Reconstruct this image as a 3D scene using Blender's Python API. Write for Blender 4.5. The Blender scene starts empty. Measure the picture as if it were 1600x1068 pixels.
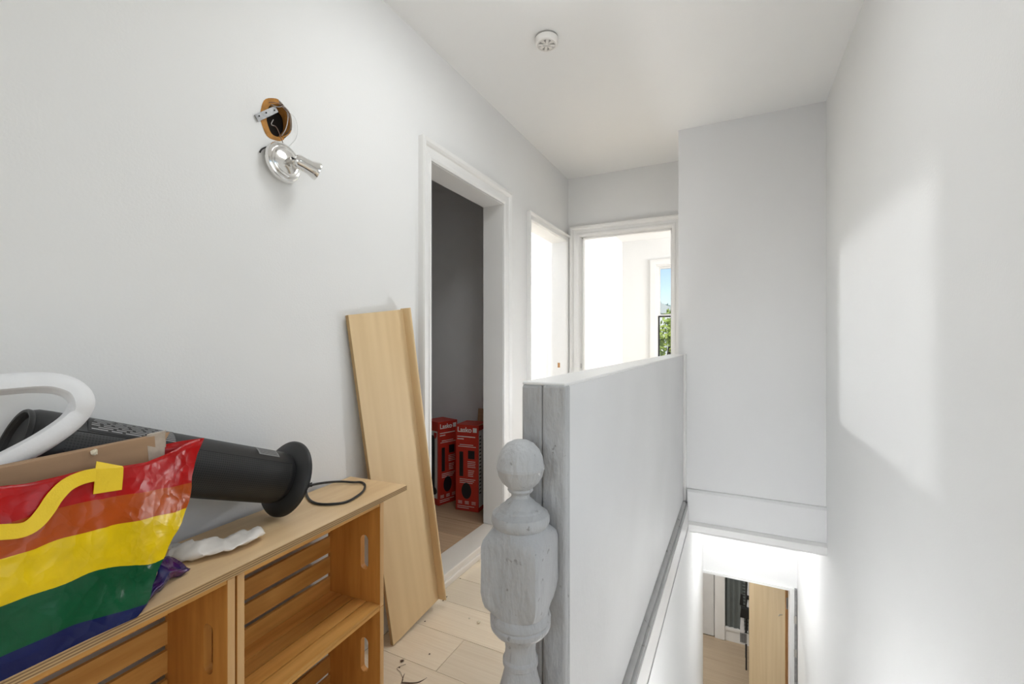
import bpy, bmesh, math, random
from mathutils import Vector, Matrix
random.seed(7)
class mnoise:                      # fixed value noise, the same on every run
    @staticmethod
    def h(i, j, k, c):
        q = math.sin(i * 127.1 + j * 311.7 + k * 74.7 + c * 53.3) * 43758.5453
        return 2 * (q - math.floor(q)) - 1
    @staticmethod
    def noise(p, c=0):
        i, j, k = math.floor(p[0]), math.floor(p[1]), math.floor(p[2]); f = [p[0] - i, p[1] - j, p[2] - k]; f = [t * t * (3 - 2 * t) for t in f]; o = 0
        for a in (0, 1):
            for b in (0, 1):
                for d in (0, 1):
                    o += mnoise.h(i + a, j + b, k + d, c) * (f[0] if a else 1 - f[0]) * (f[1] if b else 1 - f[1]) * (f[2] if d else 1 - f[2])
        return o
    @staticmethod
    def noise_vector(p): return Vector((mnoise.noise(p, 0), mnoise.noise(p, 1), mnoise.noise(p, 2))) * .8
PI = math.pi
scene = bpy.context.scene
col = scene.collection

# ------------------------------------------------------------------ camera
EYE = 1.18
F = 700.0
YAW = math.atan(0.5)
cd = bpy.data.cameras.new('camera'); cam = bpy.data.objects.new('camera', cd); col.objects.link(cam)
cd.sensor_fit = 'HORIZONTAL'; cd.sensor_width = 36.0; cd.lens = 36.0 * F / 1600.0
cd.clip_start = 0.02; cd.clip_end = 500
cam.location = (0, 0, EYE); cam.rotation_euler = (PI / 2, 0, YAW)
scene.camera = cam

# ------------------------------------------------------------------ world, sun, added window fill, exposure
w = bpy.data.worlds.new('world'); scene.world = w; w.use_nodes = True
nt = w.node_tree; nt.nodes.clear()
sky = nt.nodes.new('ShaderNodeTexSky'); sky.sky_type = 'NISHITA'; sky.sun_disc = False
sky.sun_elevation = math.radians(42); sky.sun_rotation = math.radians(200); sky.air_density = 1.0; sky.dust_density = 0.6
bg = nt.nodes.new('ShaderNodeBackground'); bg.inputs['Strength'].default_value = 0.11
wo = nt.nodes.new('ShaderNodeOutputWorld')
nt.links.new(sky.outputs[0], bg.inputs[0]); nt.links.new(bg.outputs[0], wo.inputs[0])

sd = bpy.data.lights.new('sun', 'SUN'); sd.energy = 2.4; sd.angle = math.radians(1.0); sd.color = (1, .95, .86)
sun = bpy.data.objects.new('sun', sd); col.objects.link(sun)
sun.rotation_euler = Vector((.45, .62, -.65)).to_track_quat('-Z', 'Y').to_euler()

def area(name, loc, direction, sx, sy, power, color=(1, 1, 1)):
    l = bpy.data.lights.new(name, 'AREA'); l.shape = 'RECTANGLE'; l.size = sx; l.size_y = sy; l.energy = power; l.color = color
    o = bpy.data.objects.new(name, l); col.objects.link(o); o.location = loc
    o.rotation_euler = Vector(direction).to_track_quat('-Z', 'Z').to_euler()
    return o
# fill lights set at added unseen windows: landing, rear and end room side
area('landing_fill', (0.60, .49, 1.55), (-1, 0, -0.08), 0.90, 1.36, 4, (.96, .985, 1.0))
area('rear_fill', (-.42, -1.80, 1.45), (0, 1, 0), 1.2, 1.5, 5, (.96, .985, 1.0))
area('end_room_fill', (1.98, 4.95, 1.5), (-1, 0, 0), 1.2, 1.3, 58, (.98, .985, 1.0))
vs = scene.view_settings
vs.view_transform = 'Standard'; vs.look = 'None'; vs.gamma = 1.0; vs.use_curve_mapping = False; vs.exposure = 0.55

# ------------------------------------------------------------------ pixel -> point
SA, CA = math.sin(YAW), math.cos(YAW)
def pix(x, y, X=None, Y=None, Z=None):
    u = (x - 800) / F; v = (534 - y) / F
    d = Vector((-SA + CA * u, CA + SA * u, v))
    if X is not None: t = X / d.x
    elif Y is not None: t = Y / d.y
    else: t = (Z - EYE) / d.z
    return Vector((0, 0, EYE)) + d * t

# ------------------------------------------------------------------ materials
MATS = {}
def mat(name, color, rough=.6, metal=0., var=0., scale=8., bump=0., bscale=120., spec=.5, stretch=None, color2=None, rand=0., coat=0., detail=4.):
    m = bpy.data.materials.new(name); m.use_nodes = True; MATS[name] = m
    n = m.node_tree.nodes; L = m.node_tree.links
    b = n['Principled BSDF']
    b.inputs['Base Color'].default_value = (*color, 1); b.inputs['Roughness'].default_value = rough
    b.inputs['Metallic'].default_value = metal; b.inputs['Specular IOR Level'].default_value = spec
    b.inputs['Coat Weight'].default_value = coat
    tc = n.new('ShaderNodeTexCoord'); mp = n.new('ShaderNodeMapping')
    L.new(tc.outputs['Object'], mp.inputs[0])
    if stretch: mp.inputs['Scale'].default_value = stretch
    out = None
    if var > 0 or color2:
        nz = n.new('ShaderNodeTexNoise'); nz.inputs['Scale'].default_value = scale; nz.inputs['Detail'].default_value = detail
        L.new(mp.outputs[0], nz.inputs['Vector'])
        if rand:
            oi = n.new('ShaderNodeObjectInfo'); ad = n.new('ShaderNodeVectorMath'); ad.operation = 'ADD'
            cm = n.new('ShaderNodeCombineXYZ'); mu = n.new('ShaderNodeMath'); mu.operation = 'MULTIPLY'; mu.inputs[1].default_value = 37
            L.new(oi.outputs['Random'], mu.inputs[0])
            for k in range(3): L.new(mu.outputs[0], cm.inputs[k])
            L.new(mp.outputs[0], ad.inputs[0]); L.new(cm.outputs[0], ad.inputs[1]); L.new(ad.outputs[0], nz.inputs['Vector'])
        cr = n.new('ShaderNodeValToRGB')
        c2 = color2 or tuple(max(0, c * (1 - var)) for c in color)
        cr.color_ramp.elements[0].position = .32; cr.color_ramp.elements[1].position = .68
        cr.color_ramp.elements[0].color = (*c2, 1); cr.color_ramp.elements[1].color = (*color, 1)
        L.new(nz.outputs['Fac'], cr.inputs[0]); out = cr.outputs[0]
    if rand:
        oi2 = n.new('ShaderNodeObjectInfo'); mr = n.new('ShaderNodeMapRange')
        mr.inputs['To Min'].default_value = 1 - rand; mr.inputs['To Max'].default_value = 1 + rand * .5
        L.new(oi2.outputs['Random'], mr.inputs['Value'])
        hs = n.new('ShaderNodeHueSaturation'); L.new(mr.outputs[0], hs.inputs['Value'])
        if out: L.new(out, hs.inputs['Color'])
        else: hs.inputs['Color'].default_value = (*color, 1)
        out = hs.outputs[0]
    if out: L.new(out, b.inputs['Base Color'])
    if bump > 0:
        n2 = n.new('ShaderNodeTexNoise'); n2.inputs['Scale'].default_value = bscale; n2.inputs['Detail'].default_value = 3
        L.new(mp.outputs[0], n2.inputs['Vector'])
        bp = n.new('ShaderNodeBump'); bp.inputs['Strength'].default_value = bump; bp.inputs['Distance'].default_value = .012 if bump > .5 else .004
        L.new(n2.outputs['Fac'], bp.inputs['Height']); L.new(bp.outputs[0], b.inputs['Normal'])
    return m
def speckle(m, color, scale, thresh, amount=1.0):
    """dark chips and stains over an existing material"""
    n = m.node_tree.nodes; L = m.node_tree.links; b = n['Principled BSDF']
    tc = n.new('ShaderNodeTexCoord'); nz = n.new('ShaderNodeTexNoise'); nz.inputs['Scale'].default_value = scale; nz.inputs['Detail'].default_value = 5
    L.new(tc.outputs['Object'], nz.inputs['Vector'])
    cr = n.new('ShaderNodeValToRGB'); cr.color_ramp.elements[0].position = thresh; cr.color_ramp.elements[1].position = thresh + .05
    cr.color_ramp.elements[0].color = (0, 0, 0, 1); cr.color_ramp.elements[1].color = (amount,) * 3 + (1,)
    L.new(nz.outputs['Fac'], cr.inputs[0])
    mx = n.new('ShaderNodeMix'); mx.data_type = 'RGBA'
    L.new(cr.outputs[0], mx.inputs[0])
    if b.inputs['Base Color'].links: L.new(b.inputs['Base Color'].links[0].from_socket, mx.inputs[6])
    else: mx.inputs[6].default_value = b.inputs['Base Color'].default_value
    mx.inputs[7].default_value = (*color, 1)
    L.new(mx.outputs[2], b.inputs['Base Color'])
    return m
def emit(name, color, strength):
    m = bpy.data.materials.new(name); m.use_nodes = True; MATS[name] = m
    b = m.node_tree.nodes['Principled BSDF']; b.inputs['Base Color'].default_value = (*color, 1)
    b.inputs['Emission Color'].default_value = (*color, 1); b.inputs['Emission Strength'].default_value = strength
    return m

mat('wall_paint', (.845, .845, .835), .62, var=.025, scale=1.5, bump=.10, bscale=160)
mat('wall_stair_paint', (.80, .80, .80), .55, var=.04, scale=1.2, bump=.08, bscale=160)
mat('ceiling_paint', (.89, .89, .88), .75, var=.02, scale=1.2, bump=.05, bscale=140)
mat('trim_paint', (.84, .835, .82), .38, var=.03, scale=4)
speckle(mat('worn_paint', (.50, .505, .51), .6, var=.22, scale=10, bump=.55, bscale=60, stretch=(1, 1, .35)), (.24, .23, .22), 60, .66, .8)
speckle(mat('partition_paint', (.80, .80, .80), .45, var=.05, scale=3, bump=.12, bscale=60), (.35, .34, .32), 16, .79, .5)
speckle(mat('ledge_paint', (.44, .44, .44), .5, var=.12, scale=20, bump=.2, bscale=60), (.16, .15, .14), 22, .655, .85)
mat('closet_paint', (.76, .76, .77), .7, var=.05, scale=2)
mat('oak_plank', (.87, .75, .58), .45, scale=3, color2=(.80, .67, .50), stretch=(.55, 9, 9), rand=.10, bump=.05, bscale=30)
mat('oak_plank_shaded', (.60, .42, .27), .45, scale=3, color2=(.48, .32, .19), stretch=(.55, 9, 9), rand=.22)  # hall oak darkened: the side room's shade is put into the colour
mat('subfloor', (.20, .14, .09), .8, var=.1)
mat('threshold_wood', (.82, .76, .68), .5, var=.10, scale=5, stretch=(1, .3, 1))
speckle(mat('pine', (.82, .45, .13), .48, scale=4, color2=(.64, .31, .07), stretch=(1.0, 9, 9), rand=.10), (.16, .06, .02), 13, .735, .85)
mat('pine_end', (.70, .33, .075), .5, scale=5, color2=(.56, .24, .045), stretch=(8, 8, .8), rand=.05)
mat('pine_raw', (.80, .52, .25), .55, scale=6, color2=(.70, .42, .18), stretch=(5, 5, .8))
mat('birch_ply', (.90, .66, .385), .42, scale=4, color2=(.78, .53, .28), stretch=(.7, 6, 6), bump=.04, bscale=40)
speckle(MATS['birch_ply'], (.33, .19, .09), 7, .72, .7)
m = mat('ply_edge', (.62, .42, .22), .6)
n = m.node_tree.nodes; L = m.node_tree.links
tc = n.new('ShaderNodeTexCoord'); wv = n.new('ShaderNodeTexWave'); wv.bands_direction = 'Z'; wv.inputs['Scale'].default_value = 62; wv.inputs['Distortion'].default_value = .5
cr = n.new('ShaderNodeValToRGB'); cr.color_ramp.elements[0].color = (.22, .12, .05, 1); cr.color_ramp.elements[1].color = (.62, .42, .20, 1)
L.new(tc.outputs['Object'], wv.inputs['Vector']); L.new(wv.outputs['Fac'], cr.inputs[0]); L.new(cr.outputs[0], n['Principled BSDF'].inputs['Base Color'])
mat('laminate', (.80, .60, .345), .6, scale=3, color2=(.73, .53, .29), stretch=(7, .35, 7), detail=1)
mat('laminate_edge', (.50, .33, .15), .5, var=.2, scale=10)
mat('black_plastic', (.018, .018, .018), .42, var=.2, scale=10)
mat('black_matte', (.012, .012, .012), .6)
mat('charcoal_plastic', (.014, .014, .015), .45)
mat('silver_label', (.34, .34, .34), .4, metal=.2)
mat('label_ink', (.06, .06, .06), .6)
mat('foam', (.86, .86, .865), .7, var=.03, scale=20, bump=.08, bscale=200)
mat('cardboard', (.44, .275, .155), .75, var=.12, scale=6, stretch=(1, 1, 8))
mat('tape', (.60, .50, .40), .25, var=.3, scale=40)
mat('strap_yellow', (.90, .62, .012), .5, bump=.15, bscale=400)
mat('glove', (.88, .83, .77), .35, var=.10, scale=25)
mat('chrome', (.80, .79, .77), .16, metal=1.)
mat('brushed_metal', (.55, .53, .50), .35, metal=1.)
mat('galvanised', (.34, .34, .34), .45, metal=.8, var=.3, scale=60)
mat('raw_lath', (.55, .25, .05), .8, var=.4, scale=40)
mat('dark_cavity', (.02, .015, .012), .9)
mat('wire_brown', (.20, .12, .09), .6)
mat('wire_grey', (.45, .42, .40), .5)
mat('wire_white', (.75, .75, .74), .5)
mat('detector_plastic', (.78, .755, .72), .45)
mat('detector_dark', (.33, .32, .30), .6)
mat('box_red', (.56, .035, .02), .5, var=.08, scale=6)
mat('box_white', (.72, .71, .69), .5)
mat('print_white', (.85, .84, .82), .55)
mat('print_black', (.015, .015, .018), .5)
mat('door_birch', (.62, .49, .31), .4, scale=3, color2=(.55, .42, .25), stretch=(6, 6, .5))
mat('raw_door_edge', (.52, .28, .11), .6, scale=5, color2=(.38, .18, .06), stretch=(4, 4, 1.5))
mat('steel', (.45, .45, .46), .35, metal=.9, var=.3, scale=30)
mat('white_door', (.70, .70, .70), .5, var=.03)
mat('curtain', (.15, .17, .165), .8, var=.25, scale=30, stretch=(8, 8, .4))
mat('paper', (.72, .72, .74), .6, var=.15, scale=20)
mat('lower_plank', (.50, .395, .28), .45, scale=3, color2=(.42, .32, .22), stretch=(.55, 9, 9), rand=.14)
mat('black_sash', (.02, .018, .018), .5)
mat('bark', (.07, .055, .045), .9)
mat('leaf', (.42, .52, .09), .6, scale=1.2, color2=(.22, .34, .05))
mat('hill_leaf', (.34, .46, .44), .8, var=.3, scale=.4)  # distance haze mixed into the leaf colour
mat('ground', (.16, .22, .09), .9, var=.3, scale=.3)
mat('house_wall', (.82, .84, .84), .8)
mat('house_roof', (.55, .60, .62), .8)
mat('debris_light', (.75, .66, .50), .7)
mat('debris_dark', (.09, .05, .03), .7)
emit('lamp_glow_stair', (.985, .99, 1.0), 34)
emit('lamp_glow_side', (.97, .985, 1.0), 520)
emit('fill_glow_hall', (.955, .985, 1.0), 8)
emit('fill_glow_stair', (.985, .99, 1.0), 92)
emit('fill_glow_partition', (.985, .99, 1.0), 46)
emit('fill_glow_lower', (1.0, .98, .94), 70)
# clear window pane
m = bpy.data.materials.new('pane_glass'); m.use_nodes = True; MATS['pane_glass'] = m
n = m.node_tree.nodes; L = m.node_tree.links; n.clear()
tr = n.new('ShaderNodeBsdfTransparent'); gl = n.new('ShaderNodeBsdfGlossy'); gl.inputs['Roughness'].default_value = .02
fr = n.new('ShaderNodeFresnel'); mx = n.new('ShaderNodeMixShader'); ou = n.new('ShaderNodeOutputMaterial')
L.new(fr.outputs[0], mx.inputs[0]); L.new(tr.outputs[0], mx.inputs[1]); L.new(gl.outputs[0], mx.inputs[2]); L.new(mx.outputs[0], ou.inputs[0])
# perforated grille of the heater
m = mat('grille', (.03, .03, .03), .45)
n = m.node_tree.nodes; L = m.node_tree.links
tc = n.new('ShaderNodeTexCoord'); mp = n.new('ShaderNodeMapping'); mp.inputs['Scale'].default_value = (1, 1, 1)
vo = n.new('ShaderNodeTexVoronoi'); vo.inputs['Scale'].default_value = 190; vo.inputs['Randomness'].default_value = 0
L.new(tc.outputs['UV'], mp.inputs[0]); L.new(mp.outputs[0], vo.inputs['Vector'])
cr = n.new('ShaderNodeValToRGB'); cr.color_ramp.elements[0].position = .28; cr.color_ramp.elements[1].position = .36
cr.color_ramp.elements[0].color = (.002, .002, .002, 1); cr.color_ramp.elements[1].color = (.022, .022, .022, 1)
L.new(vo.outputs['Distance'], cr.inputs[0]); L.new(cr.outputs[0], n['Principled BSDF'].inputs['Base Color'])
# rainbow striped woven plastic of the tote (v runs up the bag)
m = mat('rainbow', (.5, .1, .1), .27, bump=0, spec=.33)
n = m.node_tree.nodes; L = m.node_tree.links
uv = n.new('ShaderNodeTexCoord'); sp = n.new('ShaderNodeSeparateXYZ'); L.new(uv.outputs['UV'], sp.inputs[0])
cr = n.new('ShaderNodeValToRGB'); cr.color_ramp.interpolation = 'CONSTANT'
bands = [(0, (.004, .010, .085)), (.03, (.004, .010, .085)), (.125, (.002, .085, .028)), (.385, (.84, .58, .001)), (.625, (.46, .072, .003)), (.80, (.46, .004, .004))]
els = cr.color_ramp.elements
els[0].position = 0; els[0].color = (*bands[0][1], 1); els[1].position = bands[1][0]; els[1].color = (*bands[1][1], 1)
for p, c in bands[2:]:
    e = els.new(p); e.color = (*c, 1)
L.new(sp.outputs['Y'], cr.inputs[0])
nz = n.new('ShaderNodeTexNoise'); nz.inputs['Scale'].default_value = 22; nz.inputs['Detail'].default_value = 6; L.new(uv.outputs['Object'], nz.inputs['Vector'])
mr = n.new('ShaderNodeMapRange'); mr.inputs['To Min'].default_value = .72; mr.inputs['To Max'].default_value = 1.22; L.new(nz.outputs['Fac'], mr.inputs['Value'])
hs = n.new('ShaderNodeHueSaturation'); L.new(cr.outputs[0], hs.inputs['Color']); L.new(mr.outputs[0], hs.inputs['Value'])
L.new(hs.outputs[0], n['Principled BSDF'].inputs['Base Color'])

# crinkled film: creases from two warped voronoi cells plus a fine weave
vb = None
for sc_, st_, ds_ in ((16, .42, .010), (38, .42, .004)):
    wn_ = n.new('ShaderNodeTexNoise'); wn_.inputs['Scale'].default_value = sc_ * .5; L.new(uv.outputs['Object'], wn_.inputs['Vector'])
    ad = n.new('ShaderNodeVectorMath'); ad.operation = 'MULTIPLY_ADD'; ad.inputs[1].default_value = (.06, .06, .06); L.new(wn_.outputs['Color'], ad.inputs[0]); L.new(uv.outputs['Object'], ad.inputs[2])
    vo = n.new('ShaderNodeTexVoronoi'); vo.feature = 'F1'; vo.inputs['Scale'].default_value = sc_; L.new(ad.outputs[0], vo.inputs['Vector'])
    bp = n.new('ShaderNodeBump'); bp.inputs['Strength'].default_value = st_; bp.inputs['Distance'].default_value = ds_
    L.new(vo.outputs['Distance'], bp.inputs['Height'])
    if vb: L.new(vb.outputs[0], bp.inputs['Normal'])
    vb = bp
L.new(vb.outputs[0], n['Principled BSDF'].inputs['Normal'])

# ------------------------------------------------------------------ mesh helpers
class MB:
    def __init__(s): s.v = []; s.f = []; s.uv = None
    def add(s, vs, fs):
        o = len(s.v); s.v += [tuple(p) for p in vs]; s.f += [tuple(i + o for i in f) for f in fs]; return s
    def box(s, x0, x1, y0, y1, z0, z1):
        return s.add([(x0, y0, z0), (x1, y0, z0), (x1, y1, z0), (x0, y1, z0), (x0, y0, z1), (x1, y0, z1), (x1, y1, z1), (x0, y1, z1)],
                     [(0, 3, 2, 1), (4, 5, 6, 7), (0, 1, 5, 4), (1, 2, 6, 5), (2, 3, 7, 6), (3, 0, 4, 7)])
    def lathe(s, prof, seg=32, closed=True):
        vs = []; fs = []
        for r, z in prof:
            for k in range(seg):
                a = 2 * PI * k / seg; vs.append((r * math.cos(a), r * math.sin(a), z))
        for i in range(len(prof) - 1):
            for k in range(seg):
                k2 = (k + 1) % seg; fs.append((i * seg + k, i * seg + k2, (i + 1) * seg + k2, (i + 1) * seg + k))
        if closed:
            fs.append(tuple(range(seg - 1, -1, -1))); fs.append(tuple((len(prof) - 1) * seg + k for k in range(seg)))
        return s.add(vs, fs)
    def tube(s, pts, r, seg=8, cyc=False):
        pts = [Vector(p) for p in pts]; n = len(pts); vs = []; fs = []
        up = None
        for i, p in enumerate(pts):
            a = pts[(i - 1) % n] if (cyc or i > 0) else p
            b = pts[(i + 1) % n] if (cyc or i < n - 1) else p
            T = (b - a).normalized()
            if up is None: up = Vector((0, 0, 1)) if abs(T.z) < .9 else Vector((1, 0, 0))
            N = (up - T * up.dot(T)).normalized(); B = T.cross(N); up = N
            rr = r[i] if isinstance(r, (list, tuple)) else r
            for k in range(seg):
                an = 2 * PI * k / seg; vs.append(p + N * (rr * math.cos(an)) + B * (rr * math.sin(an)))
        m_ = n if cyc else n - 1
        for i in range(m_):
            j = (i + 1) % n
            for k in range(seg):
                k2 = (k + 1) % seg; fs.append((i * seg + k, i * seg + k2, j * seg + k2, j * seg + k))
        if not cyc:
            fs.append(tuple(range(seg - 1, -1, -1))); fs.append(tuple((n - 1) * seg + k for k in range(seg)))
        return s.add(vs, fs)
    def prism(s, poly, axis, a, b):
        """poly: 2-D points; extruded along axis ('x','y','z') from a to b"""
        def P(p, t):
            return {'x': (t, p[0], p[1]), 'y': (p[0], t, p[1]), 'z': (p[0], p[1], t)}[axis]
        n_ = len(poly)
        vs = [P(p, a) for p in poly] + [P(p, b) for p in poly]
        fs = [tuple(range(n_)), tuple(range(2 * n_ - 1, n_ - 1, -1))]
        fs += [(i, i + n_, (i + 1) % n_ + n_, (i + 1) % n_) for i in range(n_)]
        return s.add(vs, fs)
    def mesh(s, name, m, smooth=False, bevel=0, angle=None, segs=2):
        me = bpy.data.meshes.new(name); me.from_pydata(s.v, [], s.f); me.validate()
        bm = bmesh.new(); bm.from_mesh(me)
        bmesh.ops.recalc_face_normals(bm, faces=bm.faces)
        if bevel:
            ed = [e for e in bm.edges if len(e.link_faces) == 2 and e.calc_face_angle(0) > .6]
            bmesh.ops.bevel(bm, geom=ed, offset=bevel, segments=segs, profile=.5, affect='EDGES', clamp_overlap=True)
        bm.to_mesh(me); bm.free()
        ms = m if isinstance(m, (list, tuple)) else [m]
        for q in ms: me.materials.append(MATS[q])
        if smooth:
            for p in me.polygons: p.use_smooth = True
            try: me.set_sharp_from_angle(angle=angle or .7)
            except Exception: pass
        return me
    def build(s, name, m, parent=None, **k):
        return link(name, s.mesh(name, m, **k), parent)
def link(name, me, parent=None):
    o = bpy.data.objects.new(name, me); col.objects.link(o)
    if parent: o.parent = parent
    return o
def tag(o, label=None, cat=None, group=None, kind=None):
    if label: o['label'] = label
    if cat: o['category'] = cat
    if group: o['group'] = group
    if kind: o['kind'] = kind
    return o
def empty(name, loc=(0, 0, 0), rz=0, label=None, cat=None, group=None):
    o = bpy.data.objects.new(name, None); col.objects.link(o); o.location = loc; o.rotation_euler = (0, 0, rz); o.empty_display_size = .05
    return tag(o, label, cat, group)
def struct(o, label, cat): return tag(o, label, cat, kind='structure')
def rect_wall(mb, axis, a, b, s0, s1, z0, z1, holes):
    """wall slab between a..b on axis, spanning s0..s1 along the other, z0..z1, with rectangular holes (sa,sb,za,zb)"""
    ss = sorted({s0, s1} | {h[0] for h in holes} | {h[1] for h in holes}); zs = sorted({z0, z1} | {h[2] for h in holes} | {h[3] for h in holes})
    ss = [q for q in ss if s0 <= q <= s1]; zs = [q for q in zs if z0 <= q <= z1]
    full = lambda i, j: 0 <= i < len(ss) - 1 and 0 <= j < len(zs) - 1 and not any(h[0] <= (ss[i] + ss[i + 1]) / 2 <= h[1] and h[2] <= (zs[j] + zs[j + 1]) / 2 <= h[3] for h in holes)
    def P(t, q, z): return (t, q, z) if axis == 'x' else (q, t, z)
    for i in range(len(ss) - 1):
        for j in range(len(zs) - 1):
            if not full(i, j): continue
            p, q, u, v = ss[i], ss[i + 1], zs[j], zs[j + 1]
            for t in (a, b): mb.add([P(t, p, u), P(t, q, u), P(t, q, v), P(t, p, v)], [(0, 1, 2, 3)])
            if not full(i - 1, j): mb.add([P(a, p, u), P(b, p, u), P(b, p, v), P(a, p, v)], [(0, 1, 2, 3)])
            if not full(i + 1, j): mb.add([P(a, q, u), P(b, q, u), P(b, q, v), P(a, q, v)], [(0, 1, 2, 3)])
            if not full(i, j - 1): mb.add([P(a, p, u), P(b, p, u), P(b, q, u), P(a, q, u)], [(0, 1, 2, 3)])
            if not full(i, j + 1): mb.add([P(a, p, v), P(b, p, v), P(b, q, v), P(a, q, v)], [(0, 1, 2, 3)])
    return mb
def ring_plate(mb, axis, t0, t1, rect, hole):
    """plate t0..t1 on axis with outer rectangle rect=(s0,s1,z0,z1) and a hole given as a star-shaped loop"""
    s0, s1, z0, z1 = rect
    cx = sum(p[0] for p in hole) / len(hole); cz = sum(p[1] for p in hole) / len(hole)
    ang = sorted([(math.atan2(p[1] - cz, p[0] - cx), p, None) for p in hole] , key=lambda q: q[0])
    cor = [(s0, z0), (s1, z0), (s1, z1), (s0, z1)]
    def out(a):
        dx, dz = math.cos(a), math.sin(a); k = 1e9
        if dx > 1e-9: k = min(k, (s1 - cx) / dx)
        if dx < -1e-9: k = min(k, (s0 - cx) / dx)
        if dz > 1e-9: k = min(k, (z1 - cz) / dz)
        if dz < -1e-9: k = min(k, (z0 - cz) / dz)
        return (cx + dx * k, cz + dz * k)
    inner = [q[1] for q in ang]; outer = [out(q[0]) for q in ang]
    for c in cor:   # snap nearest outer point to the corner
        i = min(range(len(outer)), key=lambda k: (outer[k][0] - c[0]) ** 2 + (outer[k][1] - c[1]) ** 2); outer[i] = c
    n_ = len(inner)
    def P(p, t): return {'x': (t, p[0], p[1]), 'y': (p[0], t, p[1])}[axis]
    vs = [P(p, t0) for p in inner] + [P(p, t0) for p in outer] + [P(p, t1) for p in inner] + [P(p, t1) for p in outer]
    fs = []
    for i in range(n_):
        j = (i + 1) % n_
        fs += [(i, j, n_ + j, n_ + i), (2 * n_ + i, 3 * n_ + i, 3 * n_ + j, 2 * n_ + j), (i, 2 * n_ + i, 2 * n_ + j, j), (n_ + i, n_ + j, 3 * n_ + j, 3 * n_ + i)]
    return mb.add(vs, fs)
def stadium(cx, cz, w_, h_, n_=9):
    r = w_ / 2; pts = []
    for k in range(n_): a = PI * k / (n_ - 1); pts.append((cx + r * math.cos(a), cz + h_ / 2 - r + r * math.sin(a)))
    for q in (.5, 0, -.5): pts.append((cx - r, cz + q * (h_ / 2 - r)))
    for k in range(n_): a = PI + PI * k / (n_ - 1); pts.append((cx + r * math.cos(a), cz - h_ / 2 + r + r * math.sin(a)))
    for q in (-.5, 0, .5): pts.append((cx + r, cz + q * (h_ / 2 - r)))
    return pts
def text_mesh(body, size, m, extrude=.0004):
    c = bpy.data.curves.new('lettering', 'FONT'); c.body = body; c.size = size; c.extrude = extrude; c.align_x = 'LEFT'; c.offset = size * .02
    o = bpy.data.objects.new('lettering', c); col.objects.link(o)
    bpy.context.view_layer.update()
    me = bpy.data.meshes.new_from_object(o.evaluated_get(bpy.context.evaluated_depsgraph_get()))
    bpy.data.objects.remove(o); bpy.data.curves.remove(c)
    me.materials.clear(); me.materials.append(MATS[m]); me.name = 'lettering'
    return me

# ------------------------------------------------------------------ key dimensions (metres, hall floor at z = 0)
XL, XLB = -1.27, -1.40            # hall face / room face of the left wall
XR = .461                         # right wall
YE = 3.605                        # end wall
YB = 3.09                         # stair head wall
XB = -.3355                       # left side of the stair head wall
ZC = 2.555                        # ceiling
HEAD = 2.017
ZLOW = -2.87                      # lower floor
D1 = (1.69, 2.41); D3 = (2.816, 3.553)
D2 = (-1.163, -.4375)
YREAR = -1.7

# ------------------------------------------------------------------ structure
mb = MB()
HOLE_C = (.9125, 1.866)
hy, hz = HOLE_C
rect_wall(mb, 'x', XLB, XL, YREAR, YE + .115, 0, ZC, [(D1[0], D1[1], 0, HEAD), (D3[0], D3[1], 0, HEAD), (hy - .1, hy + .1, hz - .1, hz + .1)])
holepts = []
for k in range(40):
    a = 2 * PI * k / 40; rr = 1 + .035 * math.sin(3 * a) + .02 * math.sin(7 * a + 1)
    px, pz = .052 * rr * math.cos(a), .066 * rr * math.sin(a); t = .35
    holepts.append((hy + px * math.cos(t) + pz * math.sin(t), hz - px * math.sin(t) + pz * math.cos(t)))
ring_plate(mb, 'x', XLB, XL, (hy - .1, hy + .1, hz - .1, hz + .1), holepts)
struct(mb.build('wall_left', 'wall_paint'), 'pale grey white painted plaster wall with two door openings', 'wall')

mb = MB(); rect_wall(mb, 'x', XR, XR + .12, YREAR, 4.57, ZLOW, ZC, [(.02, .96, .85, 2.25)])
struct(mb.build('wall_right', 'wall_paint'), 'tall pale grey white stairwell wall running down to lower floor', 'wall')
mb = MB(); rect_wall(mb, 'y', YE, YE + .115, XL, XB + .02, 0, ZC, [(D2[0], D2[1], 0, HEAD + .04)])
struct(mb.build('wall_end', 'wall_paint'), 'short white wall at the hall end around bright doorway', 'wall')
mb = MB().box(XB, XR, YB, YE + .115, .0, ZC)
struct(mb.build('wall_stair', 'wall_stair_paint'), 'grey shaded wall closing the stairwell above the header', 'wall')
mb = MB(); rect_wall(mb, 'y', YREAR - .12, YREAR, XLB, XR + .12, 0, ZC, [(-1.02, .18, .7, 2.2)])
struct(mb.build('wall_rear', 'wall_paint'), 'white wall with added unseen window behind the landing', 'wall')
struct(MB().box(-4.0, 2.3, YREAR - .12, 6.6, ZC, ZC + .1).build('ceiling', 'ceiling_paint'), 'flat white painted ceiling', 'ceiling')

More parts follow.
